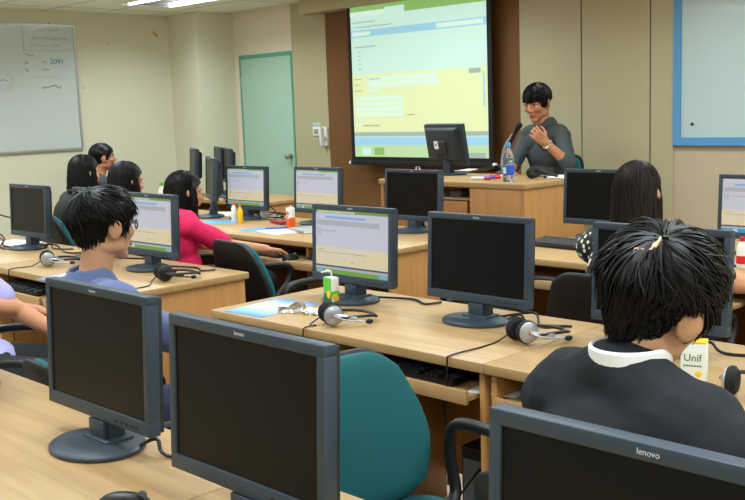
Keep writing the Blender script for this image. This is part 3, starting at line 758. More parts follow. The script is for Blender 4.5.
def make_hair(P, R, s, style, mat, parent, seed, n=700, L=.09, rad=.0032, fall=-.2, name='hair', bang=True, whorl=(0,-.45,.9), lift=.0, part=0, spike=.25, crown=None, messy=0):
    rnd = random.Random(seed); mb = MB()
    c = V((0,-.014,.036)); r = V((.079,.101,.089))
    def surf(u, k=1): return V((c.x+r.x*u.x*k, c.y+r.y*u.y*k, c.z+r.z*u.z*k))
    # scalp cap
    N, Mm = 40, 26; vs = []; fs = []
    for i in range(Mm+1):
        th = PI*i/Mm
        for j in range(N):
            a = 2*PI*j/N; u = V((math.sin(th)*math.cos(a), math.sin(th)*math.sin(a), math.cos(th))); vs.append(surf(u, 1.0))
    for i in range(Mm):
        for j in range(N):
            q = (i*N+j, i*N+(j+1) % N, (i+1)*N+(j+1) % N, (i+1)*N+j)
            m = sum((vs[k] for k in q), V((0,0,0)))/4
            if hairline(m, style): fs.append(q)
    mb.add([P+R @ (v*s) for v in vs], fs)
    w = V(whorl).normalized(); e1 = V((1,0,0)); e1 = (e1-w*e1.dot(w)).normalized(); e2 = w.cross(e1)     # e2 points to the front when whorl is on top
    if e2.y < 0: e2 = -e2
    down = R.transposed() @ V((0,0,-1))
    cnt = 0; tries = 0
    while cnt < n and tries < n*20:
        tries += 1
        u = V((rnd.gauss(0,1), rnd.gauss(0,1), rnd.gauss(0,1))).normalized()
        p0 = surf(u)
        if not hairline(p0, style): continue
        cnt += 1
        th = math.acos(max(-1, min(1, u.dot(w)))); ph = math.atan2(u.dot(e2), u.dot(e1))   # ph=90deg is the front
        zr = rnd.random(); pts = []; K = 7 if style == 'short' else 12
        ll = L*(.7+.6*rnd.random())*(max(.5, min(1, (p0.z+.09)/.13)) if style == 'short' else 1); jit = rnd.gauss(0, .22); lf = lift+spike*rnd.random()*.12
        zt = fall+rnd.gauss(0, .012); off = .0+.028*rnd.random(); falling = None
        if messy:
            q0 = u*5.5+V((seed,0,0)); jit += messy*noise.noise(q0); lf += .09*messy*max(-.3, noise.noise(q0*1.3+V((0,9,0)))); ll *= 1+.3*messy*noise.noise(q0*2)
        fr = abs(((ph-PI/2+PI) % (2*PI))-PI)                                               # 0 at the front
        side = 1 if math.cos(ph) > part else -1
        for k in range(K+1):
            t = k/K
            if style == 'short':
                tt = th+ll*t/.088; pp = ph+jit*t+.25*t
                dv = (w*math.cos(tt)+(e1*math.cos(pp)+e2*math.sin(pp))*math.sin(tt))
                if falling is None:
                    q = surf(dv, 1.015+lf*t*(1.8 if p0.z > 0 else .5)+.02*rnd.random())
                    if dv.z < -.12 and q.y < -.015: falling = q; base = k
                    if q.y > .05 and q.z < .028+.03*rnd.random() and len(pts) > 1: pts.append(q); break
                else:
                    dz = min((k-base)*ll/K*.95, .052*max(.12, 1-(falling.x/.066)**2)*(.8+.4*zr))
                    q = V((falling.x*(1-4*dz), falling.y*(1-2.4*dz)+.0015*rnd.gauss(0, 1), falling.z-dz))
                pts.append(q)
            else:
                if falling is None:
                    tt = th+k*.16; target = PI/2-side*RAD(78)
                    g = min(1, k/4) if (fr < RAD(75) and not bang) else 0
                    pp = ph+(target-ph)*g+jit*.3*t
                    dv = (w*math.cos(tt)+(e1*math.cos(pp)+e2*math.sin(pp))*math.sin(tt))
                    q = surf(dv, 1.03+off)
                    stop = dv.z < .05
                    if bang and fr < RAD(58):
                        if q.z < .022+.02*rnd.random():
                            pts.append(q); break
                    elif stop or tt > 1.9: falling = q; base = k
                    pts.append(q)
                else:
                    t2 = (k-base)/max(1, K-base)
                    tot = abs(zt)+falling.z*0
                    q = falling+down*(tot+falling.z)*t2
                    q = q+V((falling.x*.12*math.sin(t2*2.5), falling.y*.10*math.sin(t2*2.5), 0))*(1)+V((rnd.gauss(0,.0015), rnd.gauss(0,.0015), 0))
                    pts.append(q)
        if len(pts) < 3: continue
        W = [P+R @ (q*s) for q in pts]
        rr = [rad*s*(1-.75*(i/(len(W)-1))**2) for i in range(len(W))]
        mb.tube(W, rr, n=4)
    o = mb.build(name, mat, parent, recalc=False)
    if crown:
        m = MB(); rows = []; n = 14
        for i in range(n+1):
            t = i/n; pp = crown[0]+.35*math.sin(5*t)+.12*math.sin(13*t); th = .02+crown[1]*t
            def pt(dph, kk):
                q = pp+dph/max(.25, math.sin(th)*3); dv = (w*math.cos(th)+(e1*math.cos(q)+e2*math.sin(q))*math.sin(th)); return P+R @ (surf(dv, kk)*s)
            wd = .21*(math.sin(PI*min(1, t*1.02+.02))**.6)*(.6+.5*math.sin(9*t+1)**2)
            rows.append([pt(-wd, 1.02), pt(-wd*.5, 1.075), pt(wd*.5, 1.075), pt(wd, 1.02)])
        m.loft(rows); m.build('scalp_parting', MT['skin'], o)
    return o

def person(label, head, yaw, hipback=.10, seat=.462, hyaw=0, hpitch=0, hroll=0, handL=None, handR=None, s=1.0, w=1.0, skin='skin', top='c_grey', sleeve='short', legs='trousers',
           hair=None, voxel=.006, floor=0, collar=None, curlL=.5, curlR=.5, glasses=False, poleL=None, poleR=None, palmL=None, palmR=None, coat=0, chair=None, face=True, hs=1.0, watch=False, name='person', sag=0, tvox=None, neck=.155, drop=0, chairz=1):
    head = V(head); ry = Matrix.Rotation(yaw, 3, 'Z'); fwd = ry @ V((0,1,0))
    base = V((head.x, head.y, floor))-fwd*hipback
    t = thing(name, label, "person", base, yaw)
    inv = ry.transposed()
    def loc(p): return inv @ (V(p)-base)
    hc = loc(head)
    R = (Matrix.Rotation(RAD(hyaw), 3, 'Z') @ Matrix.Rotation(RAD(-hpitch), 3, 'X') @ Matrix.Rotation(RAD(hroll), 3, 'Y'))
    Rh = Matrix.Rotation(RAD(-hpitch*.35), 3, 'X')
    N = hc+Rh @ V((0,-.055,-neck))*hs
    H0 = V((0,0,seat+.10))
    ax = (N-H0); Lsp = ax.length; lean = math.atan2(-ax.y, ax.z)
    Rt = Matrix.Rotation(lean, 3, 'X')
    def sp(f): 
        p = H0+ax*f; return p+Rt @ V((0,-.03*math.sin(PI*f)-sag*math.sin(PI*f), 0))
    Sh = [N+Rt @ V((sx*.165*w*s, .0, -.062-drop)) for sx in (-1, 1)]
    l1, l2 = .285*s, .25*s
    tg = [handL, handR]; arms = []
    for k, sx in enumerate((-1, 1)):
        T = loc(tg[k]) if tg[k] is not None else V((sx*.10, .30, seat+.19))
        pole = (poleL, poleR)[k]; pole = V(pole) if pole else V((sx*.5, -.5, -.8))
        E_, W_ = ik(Sh[k], T, l1, l2, pole); arms.append((Sh[k], E_, W_))
    hips = [V((sx*.092*w, .03, seat+.095)) for sx in (-1, 1)]; knees = [V((sx*.12, .44*s, seat+.075)) for sx in (-1, 1)]; ank = [V((sx*.12, .40*s, .09)) for sx in (-1, 1)]
    def torso(mb, i, lo=0):
        mb.ell(sp(.03), (.168*w+i, .118+i, .098+i*.5), R=Rt); mb.ell(sp(.28), (.142*w+i, .106+i, .16), R=Rt); mb.ell(sp(.62), (.152*w+i, .112+i, .17), R=Rt)
        mb.cap(Sh[0]-(Sh[0]-N)*.2, .066*s+i, Sh[1]-(Sh[1]-N)*.2, .066*s+i)
        for k in (0, 1):
            mb.cap(N+Rt @ V((0,-.005,.012 if coat > .011 and i > .02 else 0)), .05*s+i*.7, Sh[k], .055*s+i); mb.ell(sp(.8)+Rt @ V(((-1,1)[k]*.06*w, .02, 0)), (.085*w+i, .085+i, .11), R=Rt)
    ar = .92 if w < .95 else 1
    def arm(mb, k, i, f1=1, f2=1):
        S, E_, W_ = arms[k]
        if f1 < 1: mb.cap(S, .051*s*ar+i, S.lerp(E_, f1), .043*s*ar+i*1.35); return
        mb.cap(S, .051*s*ar+i, E_, .040*s*ar+i); mb.cap(E_, .0405*s*ar+i, E_.lerp(W_, f2), (.0405+(.027-.0405)*f2)*s*ar+i)
    # body
    mb = MB(); head_parts(mb, hc, R, hs)
    mb.cap(N+V((0,0,-.05)), .056*hs, hc+R @ V((0,-.018,-.05))*hs, .051*hs*(1 if w >= .95 else .88)); torso(mb, -.004)
    for k in (0, 1):
        arm(mb, k, 0)
        S, E_, W_ = arms[k]; d = (W_-E_).normalized(); pn = (palmL, palmR)[k]; pn = V(pn) if pn else V((0,0,-1))
        hand_parts(mb, W_, d, pn, s*.97, 1 if k == 1 else -1, (curlL, curlR)[k])
        mb.cap(hips[k], .082, knees[k], .058); mb.cap(knees[k], .056, ank[k], .04); mb.cap(ank[k], .04, ank[k]+V((0,.1,-.045)), .03)
    me = remesh(mb, voxel, 3, .5); me.materials.append(MT[skin]); body = link('body', me, t, True)
    # clothing
    tv = tvox or max(voxel, .008)
    mb = MB(); torso(mb, .013+coat)
    for k in (0, 1):
        if sleeve == 'short': arm(mb, k, .012, f1=.78)
        elif sleeve == 'elbow': arm(mb, k, .013, f2=.2)
        else: arm(mb, k, .012+coat*.6, f2=.93)
    me = remesh(mb, tv, 3, .5)
    for v in me.vertices:
        q = v.co*9; q2 = v.co*22
        v.co += v.normal*(.006*noise.noise(q)+.003*noise.noise(q2))
    me.materials.append(MT[top]); link('jacket' if coat else 'shirt', me, t, True)
    mb = MB(); mb.ell(sp(.02), (.17*w+.012, .122+.01, .09), R=Rt)
    for k in (0, 1): mb.cap(hips[k], .084+.01, knees[k], .062+.012); mb.cap(knees[k], .06+.012, ank[k]+V((0,0,.03)), .05+.012)
    me = remesh(mb, .010, 3, .5); me.materials.append(MT[legs]); link('trousers', me, t, True)
    for k in (0, 1):
        mb = MB(); a = ank[k]; mb.ell(V((a.x, a.y+.065, .045)), (.05,.14,.045)); mb.ell(V((a.x, a.y-.01, .065)), (.045,.06,.055)); me = remesh(mb, .008, 2); me.materials.append(MT['shoe']); link('shoe', me, t, True)
    if collar:
        mb = MB(); cm, hgt, flare = collar
        Rn = (Rt.lerp(Rh, .5)) if False else Rt
        rings = []
        C = N+Rt @ V((0,.0,0))
        n = 36
        for dr, dz in ((.064,-.03),(.058,hgt),(.061,hgt+.004),(.066,hgt),(.066+flare,hgt-.045),(.063+flare,hgt-.048),(.062,hgt-.02)):
            ring = []
            for j in range(n):
                a = 2*PI*j/n; fx = math.cos(a); fy = math.sin(a)
                front = max(0, fy)
                ring.append(C+Rt @ V((fx*(dr+.004), fy*(dr+.004)+.008, dz-.05*front**2)))
            rings.append(ring)
        mb.loft(rings, closed=True); mb.build('collar', MT[cm], t)
    # face details
    if face:
        for sx in (-1, 1):
            e = MB(); e.ell(hc+R @ V((sx*.030,.0755,.006))*hs, (.0125*hs,.007*hs,.0045*hs), R=R, n=12, m=8); ey = e.build('eye', MT['eyew'], t)
            e = MB(); e.ell(hc+R @ V((sx*.030,.0810,.0055))*hs, (.0055*hs,.003*hs,.0045*hs), R=R, n=10, m=6); e.build('iris', MT['iris'], ey)
            b = MB(); b.tube([hc+R @ V((sx*a,yy,zz))*hs for a, yy, zz in ((.014,.0905,.027),(.03,.088,.031),(.047,.075,.026))], [.0028,.0036,.0018], n=6, sub=3); b.build('eyebrow', MT['hair'], t)
        l = MB(); l.ell(hc+R @ V((0,.0945,-.0525))*hs, (.02*hs,.006*hs,.0042*hs), R=R, n=14, m=8); l.ell(hc+R @ V((0,.0925,-.0605))*hs, (.017*hs,.006*hs,.005*hs), R=R, n=14, m=8); l.build('lips', MT['lip'], t)
    if glasses:
        g = MB()
        for sx in (-1, 1):
            g.tube([hc+R @ V((sx*(.034+.024*math.cos(a)), .099-.012*math.cos(a), .004+.015*math.sin(a)))*hs for a in [2*PI*i/16 for i in range(16)]], .0022, n=6, closed=True)
            g.tube([hc+R @ V(q)*hs for q in ((sx*.058,.087,.01),(sx*.076,.06,.012),(sx*.084,-.005,.012),(sx*.083,-.02,.0),)], .0026, n=6, sub=3)
        g.tube([hc+R @ V(q)*hs for q in ((-.011,.109,.008),(0,.112,.012),(.011,.109,.008))], .002, n=6, sub=3)
        g.build('glasses', MT['black'], t)
    if hair:
        h = dict(hair); mat = h.pop('mat', 'hair'); make_hair(hc, R, hs, h.pop('style'), MT[mat], t, **h)
    if watch:
        S, E_, W_ = arms[watch == 'R']; d = (W_-E_).normalized(); c = W_-d*.025
        mb = MB(); a = d.orthogonal().normalized(); b = d.cross(a)
        mb.tube([c+(a*math.cos(q)+b*math.sin(q))*.032*s for q in [2*PI*i/20 for i in range(20)]], .008, n=6, closed=True); wt = mb.build('watch', MT['chrome'], t)
    if chair:
        c = base+fwd*.10; oc = put_chair_on(c.x, c.y, floor, yaw, chair); oc.scale = (1, 1, chairz)
    return t

HS = dict(style='short', n=900, L=.085, rad=.0034)
P_BLUE = V((0,0,CAMZ))+ray(104, 226)*3.05
person('young man in a blue collared shirt and black glasses, seen from behind facing right', P_BLUE, RAD(-4), hipback=0, seat=.43, chairz=.9, hpitch=4, hyaw=7, handL=(-2.9, 2.12, .685), handR=(-2.62, 2.13, .685), poleR=(.25,-.35,-1), poleL=(-.25,-.35,-1),
       top='c_blue', sleeve='long', legs='jeans', collar=('c_blue', .055, .016), glasses=True, hair=dict(HS, seed=3, n=2600, L=.085, rad=.0024, spike=1.1, messy=.9), voxel=.005, curlL=.5, curlR=.55, hs=.95, neck=.188,
       chair='teal office chair under the man in the blue collared shirt')
P_BLK = V((0,0,CAMZ))+ray(658, 303)*1.74
blk = person('black-haired man in a black jacket and white collar, back to the camera with head bent', P_BLK, RAD(-15), hipback=.05, hpitch=17, hyaw=8, hroll=15, drop=.012, handL=(-.98, 2.12, .70), handR=(-.64, 2.10, .70), top='c_jacket', sleeve='long', coat=.012, w=1.07,
       neck=.128, collar=('c_white', .063, .003), hair=dict(HS, seed=5, n=4200, L=.10, rad=.0021, spike=1.0, whorl=(.16,-.62,.78), crown=(-1.45, .55), messy=1.0, lift=.03), voxel=.005, hs=1.05, chair='chair hidden under the black-jacketed man in the foreground')
hairo = [c for c in blk.children if c.name.startswith('hair')][0]
person('woman with long straight dark hair and a black-and-white patterned top, back to the camera', ony(638, 194, 3.42), RAD(3), hpitch=8, handL=(-2.2, 3.86, .72), handR=(-1.52, 3.85, .72), top='c_spots', sleeve='short', skin='skin_warm', w=.95,
       hair=dict(style='long', n=1800, rad=.0032, fall=-.27, seed=8, bang=False, whorl=(0,.05,1), mat='hairb'), voxel=.007, chair='black-backed chair under the long-haired woman in the patterned top', hs=.98)
person('woman in a bright pink shirt with shoulder-length black hair, right hand on a mouse', ony(185, 193, 3.14), RAD(-14), hipback=.02, hpitch=8, hyaw=-8, handR=(-4.40, 3.56, .705), handL=(-4.75, 3.58, .70), top='c_pink', sleeve='short', skin='skin_warm', w=.98, s=.95, hs=.95, neck=.115,
       hair=dict(style='long', n=1700, rad=.0032, fall=-.15, seed=9, bang=False, whorl=(0,.0,1)), voxel=.006, curlR=.35, chair='teal chair under the pink-shirted woman')
person('woman with chin-length black hair and a dark high-collared jacket at the far left', ony(85, 173, 3.45), RAD(-4), hpitch=6, top='c_dark', sleeve='long', coat=.01, skin='skin_warm', w=.92, s=.95, hs=.98, collar=('c_dark', .075, .016), handL=(-6.35, 3.76, .70), handR=(-6.1, 3.77, .70),
       hair=dict(style='long', n=1400, rad=.0034, fall=-.19, seed=12, bang=False, whorl=(0,.0,1)), voxel=.009, chair='chair with black back and teal edge under the dark-jacketed woman')
person('person with black hair in a low crown, face turned right, right of the dark-jacketed woman', ony(127, 182, 3.32), RAD(-10), hpitch=10, top='c_dark', sleeve='short', skin='skin_warm', w=.92, s=.94, hs=1.0, handL=(-5.5, 3.68, .70), handR=(-5.2, 3.7, .70),
       hair=dict(style='long', n=1400, rad=.0034, fall=-.15, seed=14, bang=False, whorl=(0,.0,1)), voxel=.009, chair='chair hidden under the person left of the pink-shirted woman')
person('person with short combed-back black hair in profile, farthest at the left by the wall', ony(103, 158, 4.85), RAD(-18), hpitch=0, top='c_grey', sleeve='short', skin='skin_tan', w=.95, hs=1.1,
       hair=dict(style='short', n=900, L=.06, rad=.004, seed=17, spike=.1, whorl=(0,.75,.65)), voxel=.008, chair='chair hidden under the farthest person by the left wall')
person('person in a lavender short-sleeved shirt and dark trousers, cropped by the left edge', V((0,0,CAMZ))+ray(-56, 208)*3.7, RAD(-45), hipback=-.09, hpitch=8, top='c_lav', sleeve='short', skin='skin_tan', handR=onz(58, 318, .70), poleR=(.3,-.5,-1),
       hair=dict(HS, seed=19, n=600), voxel=.007, chair='teal chair with black armrest under the person in lavender')
P_PRE = ony(537, 103, 6.02)
person('presenter in a dark grey shirt with black hair, seated behind the teacher\'s desk, hand raised', P_PRE, RAD(170), hipback=.06, floor=.23, hpitch=17, hyaw=14, handL=ony(545, 142, 5.74), handR=(-4.36, 5.72, 1.005), top='c_grey', sleeve='elbow', skin='skin_tan', w=1.05,
       neck=.168, collar=('c_grey', .072, .03), poleL=(-.6,-.1,-.9), poleR=(.7,-.3,-.5), palmL=(.6,-.7,0), curlL=1.0, watch='L', hair=dict(style='short', n=2000, L=.115, rad=.0028, seed=23, spike=.5, messy=.5, whorl=(.1,-.3,.95)), voxel=.005, hs=1.12,
       chair='dark teal chair behind the presenter at the teacher\'s desk')

# ------------------------------------------------------------------ keyboards, mice, headsets
def make_keyboard():
    t = thing('keyboard', 'x', 'keyboard')
    b = MB(); b.box((-.225,-.08,0),(.225,.08,.018), bev=.006); b.box((-.2,.06,-.014),(-.17,.072,.002)); b.box((.17,.06,-.014),(.2,.072,.002)); b.build('case', MT['black'], t)
    k = MB()
    for r in range(6):
        y = -.062+r*.023+(.006 if r == 5 else 0)
        for c in range(22):
            x = -.212+c*.0202
            if c in (15, 19) : continue
            if r == 0 and 4 <= c <= 9:
                if c == 4: k.box((x-.008,y-.009,.018),(x+.11,y+.009,.025), bev=.002, seg=1)
                continue
            k.box((x-.0085,y-.009,.018),(x+.0085,y+.009,.025), bev=.002, seg=1)
    kc = k.build('keycaps', MT['keys'], t, smooth=False); kc['kind'] = 'stuff'
    return t
kb0 = make_keyboard(); KF = [True]
def put_kb(x, y, z, rz, label, group='black keyboards'):
    o = kb0 if KF[0] else copy_tree(kb0)
    KF[0] = False
    o.location = (x, y, z); o.rotation_euler = (RAD(5),0,rz); o.location.z += .007; o['label'] = label; o['group'] = group; return o
TZ = .6445
put_kb(-2.80, 2.315, TZ, 0, 'black keyboard under the blue brochure\'s desk edge, hand of the blue-shirted man on it')
put_kb(-2.16, 2.315, TZ, 0, 'black keyboard on the pull-out tray right of the empty teal chair')
put_kb(-4.70, 3.73, TZ, 0, 'black keyboard on the tray beside the pink-shirted woman\'s mouse')
put_kb(-4.05, 3.78, TZ, 0, 'black keyboard on the tray under the dark monitor before the teacher\'s desk')
p = onz(571, 247.5, .75); put_kb(p.x, p.y, .7505, RAD(-4), 'black keyboard lying on the desk top left of the long-haired woman')
put_kb(-4.76, 2.27, TZ, 0, 'black keyboard on the tray by the lavender-shirted person\'s arm')
put_kb(-4.1, 2.27, TZ, 0, 'black keyboard hidden on the tray behind the man in blue')
def mouse(x, y, z, rz, label):
    t = thing('mouse', label, 'mouse', (x, y, z), rz)
    m = MB(); rings = []
    for i in range(11):
        v = i/10; yy = -.055+.11*v; w = .031*math.sqrt(max(.02, 1-(2*v-1)**4)); hh = .036*math.sqrt(max(.02, 1-abs(2*v-.85)**2.6))
        rings.append([V((w*math.cos(a), yy, max(0, hh*math.sin(a)))) for a in [PI*j/10 for j in range(11)]])
    m.loft(rings); m.build('shell', MT['black'], t)
    w = MB(); w.tube([(-.003,.03,.030),(.003,.03,.030)], .009, n=12); w.build('scroll_wheel', MT['slate'], t)
    return t
mouse(-4.37, 3.66, TZ, RAD(-10), 'black mouse under the pink-shirted woman\'s hand')
mouse(-2.47, 2.33, TZ, 0, 'black mouse at the right end of the keyboard under the brochure desk')
p = onz(147, 499, .75); mouse(p.x+.02, p.y-.055, .7505, RAD(-50), 'black mouse at the bottom edge below the lower left monitor')

def make_headset(silver):
    t = thing('headset', 'x', 'headset'); cz = .041
    for sx in (-1, 1):
        c = MB(); M = Matrix.Translation((sx*.034,0,cz)) @ Matrix.Rotation(RAD(90*sx), 4, 'Y')
        c.lathe([(.001,-.016),(.028,-.016),(.037,-.008),(.038,0),(.034,.008),(.001,.008)], M=M, n=24); cup = c.build('ear_cup', MT['blackm'], t)
        d = MB(); d.lathe([(.001,.0075),(.034,.0075),(.033,.012),(.022,.018),(.010,.019),(.001,.019)], M=M, n=24); d.build('ear_disc', MT['silver' if silver else 'black'], cup)
    b = MB(); pts = []
    for i in range(15):
        a = PI*i/14; pts.append((-.066*math.cos(a)*1.0, .03+.135*math.sin(a), .016+.02*abs(math.cos(a))))
    b.tube([(-.045,.0,cz)]+pts+[(.045,.0,cz)], .0068, n=8, flat=.8, sub=2); b.build('headband', MT['black'], t)
    for sx in (-1, 1):
        a = MB(); a.tube([(sx*.05,.0,cz),(sx*.064,.035,.036),(sx*.066,.075,.029)], [.0085,.009,.007], n=8, sub=3); a.build('slider_arm', MT['silver' if silver else 'black'], t)
    m = MB(); m.tube([(.052,.0,cz),(.075,.03,.03),(.085,.10,.02)], .003, n=6, sub=3); bm_ = m.build('mic_boom', MT['silver' if silver else 'black'], t)
    m = MB(); m.ell((.086,.115,.019), (.0085,.014,.0085), n=12, m=8); m.build('mic_tip', MT['blackm'], bm_)
    if silver:
        l = MB(); M = Matrix.Translation((.0535,0,cz)) @ Matrix.Rotation(RAD(90), 4, 'Y'); l.box((-.004,-.006,-.0002),(.004,.006,.0006), M=M); l.build('cup_emblem', MT['red'], t, smooth=False)
    return t
hs_s = make_headset(True); hs_b = make_headset(False); HF = {True: True, False: True}
def put_hs(px, py, rz, label, silver=True, cable=None, z=.75):
    pr = hs_s if silver else hs_b
    o = pr if HF[silver] else copy_tree(pr)
    HF[silver] = False
    p = onz(px, py, z); o.location = (p.x, p.y, z); o.rotation_euler = (0,0,rz); o['label'] = label; o['group'] = 'headsets on the desks'
    return o, cable
def hcable(o, pts):
    M = Matrix.Rotation(-o.rotation_euler.z, 4, 'Z') @ Matrix.Translation(-o.location)
    MB().tube([M @ V(q) for q in pts], .0028, n=6, sub=6).build('cable', MT['rubber'], o)
jobs = [(331, 325, RAD(-28), 'silver and black headset beside the green drink carton', True, 0),
        (522, 343, RAD(-22), 'silver and black headset right of the central dark monitor', True, 1),
        (48, 266, RAD(-24), 'silver and black headset on the left desk left of the blue-shirted man', True, 2),
        (164, 281, RAD(-20), 'all-black headset at the aisle end of the left desk', False, 3),
        (745, 398, RAD(10), 'headset cropped by the right edge beside the juice carton', True, 4),
        (264, 219, RAD(-30), 'silver headset below the lit monitor in front of the green door', True, 5),
        (421, 228, RAD(10), 'white headset at the aisle end under the dark monitor before the teacher\'s desk', True, 6)]
HO = []
for px, py, rz, lab, sv, k in jobs: HO.append(put_hs(px, py, rz, lab, sv)[0])
E_ = R1Y
def edge(o, dx, zl=.35, y=R1Y):
    l = o.location
    hcable(o, [(l.x-.04, l.y, .78), (l.x-.045+dx*.3, l.y-.05, .754), (l.x+dx, (l.y+y)/2, .7535), (l.x+dx*1.1, y+.005, .754), (l.x+dx*1.1, y-.012, .735), (l.x+dx*1.15, y-.012, .60), (l.x+dx*1.3, y-.008, zl)])
edge(HO[0], -.03); edge(HO[1], -.06); edge(HO[2], -.05); edge(HO[3], .07); edge(HO[4], -.12)

# ------------------------------------------------------------------ cartons, bottles, papers
def carton(px, py, w, d, h, rz, label, cols, z=.75, straw=True, text=None):
    p = onz(px, py, z); t = thing('drink_carton', label, 'carton', (p.x, p.y, z+.0005), rz)
    MB().box((-w/2,-d/2,0),(w/2,d/2,h), bev=.002).build('box', MT[cols[0]], t)
    e = .0006
    def panel(mb, side, u0, v0, u1, v1, mi):
        if side == 0: mb.box((w*(u0-.5),-d/2-e,h*v0),(w*(u1-.5),-d/2+.001,h*v1), mi)
        else: mb.box((w/2-.001,d*(u0-.5),h*v0),(w/2+e,d*(u1-.5),h*v1), mi)
    return t, panel, w, d, h
t, pan, w, d, h = carton(332, 304, .05, .038, .105, RAD(-8), 'green and white drink carton with a bent straw beside the lit monitor', ['white'])
m = MB(); pan(m,0,0,.45,1,1,0); pan(m,0,0,.02,1,.43,1); pan(m,1,0,.3,1,.5,0); pan(m,1,0,.0,1,.12,0); m.build('print', [MT['green'], MT['dkgreen']], t, smooth=False)
m = MB()
for (x,z,r) in ((.006,.03,.014),(.015,.012,.01)): m.ell((.0252, x-.006, z), (.0012, r, r), n=14, m=8)
m.ell((.008,-.0196,.04), (.013,.0012,.016), n=14, m=8); m.build('fruit_print', MT['yellow'], t)
m = MB(); m.tube([(.0,.005,.105),(-.002,.003,.125),(-.012,-.0,.130),(-.055,-.006,.118)], .003, n=8); m.build('straw', MT['white'], t)
t, pan, w, d, h = carton(694, 394, .062, .042, .135, RAD(20), 'white juice carton with green lettering and fruit in front of the black-jacketed man', ['white'], straw=False)
me = text_mesh('Unif', .026, .0004); me.materials.append(MT['dkgreen']); link('lettering', me, t, False, (-.002,-d/2-.0004,.098), (RAD(90),0,0))
m = MB()
for k in range(7): m.box((-.024+k*.0065,-d/2-.0006,.076),(-.0195+k*.0065,-d/2+.001,.080))
m.build('small_print', MT['dkgreen'], t, smooth=False)
for (x,z,rx,rz_,c) in ((-.004,.03,.009,.022,'orange'),(.012,.026,.012,.011,'red'),(.018,.014,.014,.012,'yellow'),(-.018,.012,.012,.01,'red'),(-.012,.009,.013,.008,'orange'),(.013,.058,.008,.008,'yellow')):
    m = MB(); m.ell((x,-d/2,z), (rx,.0012,rz_), n=14, m=8); m.build('fruit_print', MT[c], t)
MB().box((-w/2,-d/2,h-.001),(w/2,d/2,h+.006), bev=.002).build('lid_band', MT['yellow'], t)
p = onz(697, 398, .75)
t = thing('biscuit_packet', 'flat yellow packet at the foot of the white juice carton', 'packet', (p.x+.0, p.y-.055, .7505), RAD(20)); MB().box((-.055,-.03,0),(.055,.022,.018), bev=.006).build('wrapper', MT['yellow'], t); MB().box((-.02,-.0306,.004),(.045,-.0295,.012)).build('print', MT['white'], t, smooth=False)
t, pan, w, d, h = carton(291, 227, .05, .04, .125, RAD(-14), 'orange and white drink carton between the two lit monitors near the door', ['white'])
m = MB(); pan(m,0,0,0,1,.45,0); pan(m,1,0,0,1,.5,0); pan(m,0,.1,.62,.9,.8,0); pan(m,0,.2,.5,.6,.58,1); m.build('print', [MT['orange'], MT['red']], t, smooth=False)
m = MB(); m.tube([(.0,.005,.125),(-.004,.003,.14)], .003, n=8); m.build('straw', MT['white'], t)
t, pan, w, d, h = carton(89, 263, .045, .036, .11, RAD(-10), 'white and red carton half hidden behind the blue-shirted man\'s neck', ['white'])
m = MB(); pan(m,0,0,.7,.25,1,0); pan(m,0,.7,.1,1,.4,0); pan(m,1,0,.6,1,1,0); m.build('print', MT['red'], t, smooth=False)
def bottle(px, py, r, h, body, cap, label, z=.75, y=None):
    p = onz(px, py, z); t = thing('bottle', label, 'bottle', (p.x, p.y, z+.0005))
    MB().lathe([(.001,0),(r*.9,0),(r,.006),(r,h*.6),(r*.85,h*.72),(r*.4,h*.86),(r*.38,h*.9),(.001,h*.9)], n=24).build('body', MT[body], t)
    MB().lathe([(.001,h*.87),(r*.5,h*.87),(r*.5,h),(.001,h)], n=20).build('cap', MT[cap], t)
    return t, r, h
bottle(234.5, 222, .02, .135, 'white', 'orange', 'small white bottle with an orange cap near the pink-shirted woman')
bottle(240.5, 223, .02, .125, 'yellow', 'orange', 'small yellow bottle with an orange cap beside the white one')
t, r, h = bottle(742, 268, .024, .135, 'white', 'red', 'white bottle with a red cap at the right edge below the lit monitor'); MB().lathe([(r+.0006,.02),(r+.0006,.055)], n=24).build('wrap_label', MT['red'], t)
bottle(163, 207, .03, .2, 'white', 'green', 'white bottle with a green cap behind the pink-shirted woman\'s head')
# water bottle on the teacher's desk
p = onz(508.5, 181.5, .98); t = thing('water_bottle', 'clear plastic water bottle with a blue label and blue cap on the teacher\'s desk', 'bottle', (p.x, p.y, .9805))
k = 1.0; r = .038; h = .25
MB().lathe([(.001,0),(r*.85,0),(r,.01),(r*.94,.03),(r,.05),(r,.105),(r*.9,.115),(r,.13),(r*.95,.165),(r*.7,.195),(r*.38,.22),(r*.36,.235),(.001,.235)], n=32).build('body', MT['glass'], t)
MB().lathe([(r+.0008,.045),(r+.0012,.05),(r+.0012,.10),(r+.0008,.105)], n=32).build('wrap_label', MT['bluep'], t)
lb = MB(); lb.box((-.012,-r-.0025,.055),(.012,-r-.0006,.095)); lb.build('label_patch', MT['white'], t, smooth=False)
MB().lathe([(.001,.228),(r*.45,.228),(r*.45,.255),(.001,.255)], n=20).build('cap', plain('light_blue_cap', srgb(90, 170, 225), .4), t)
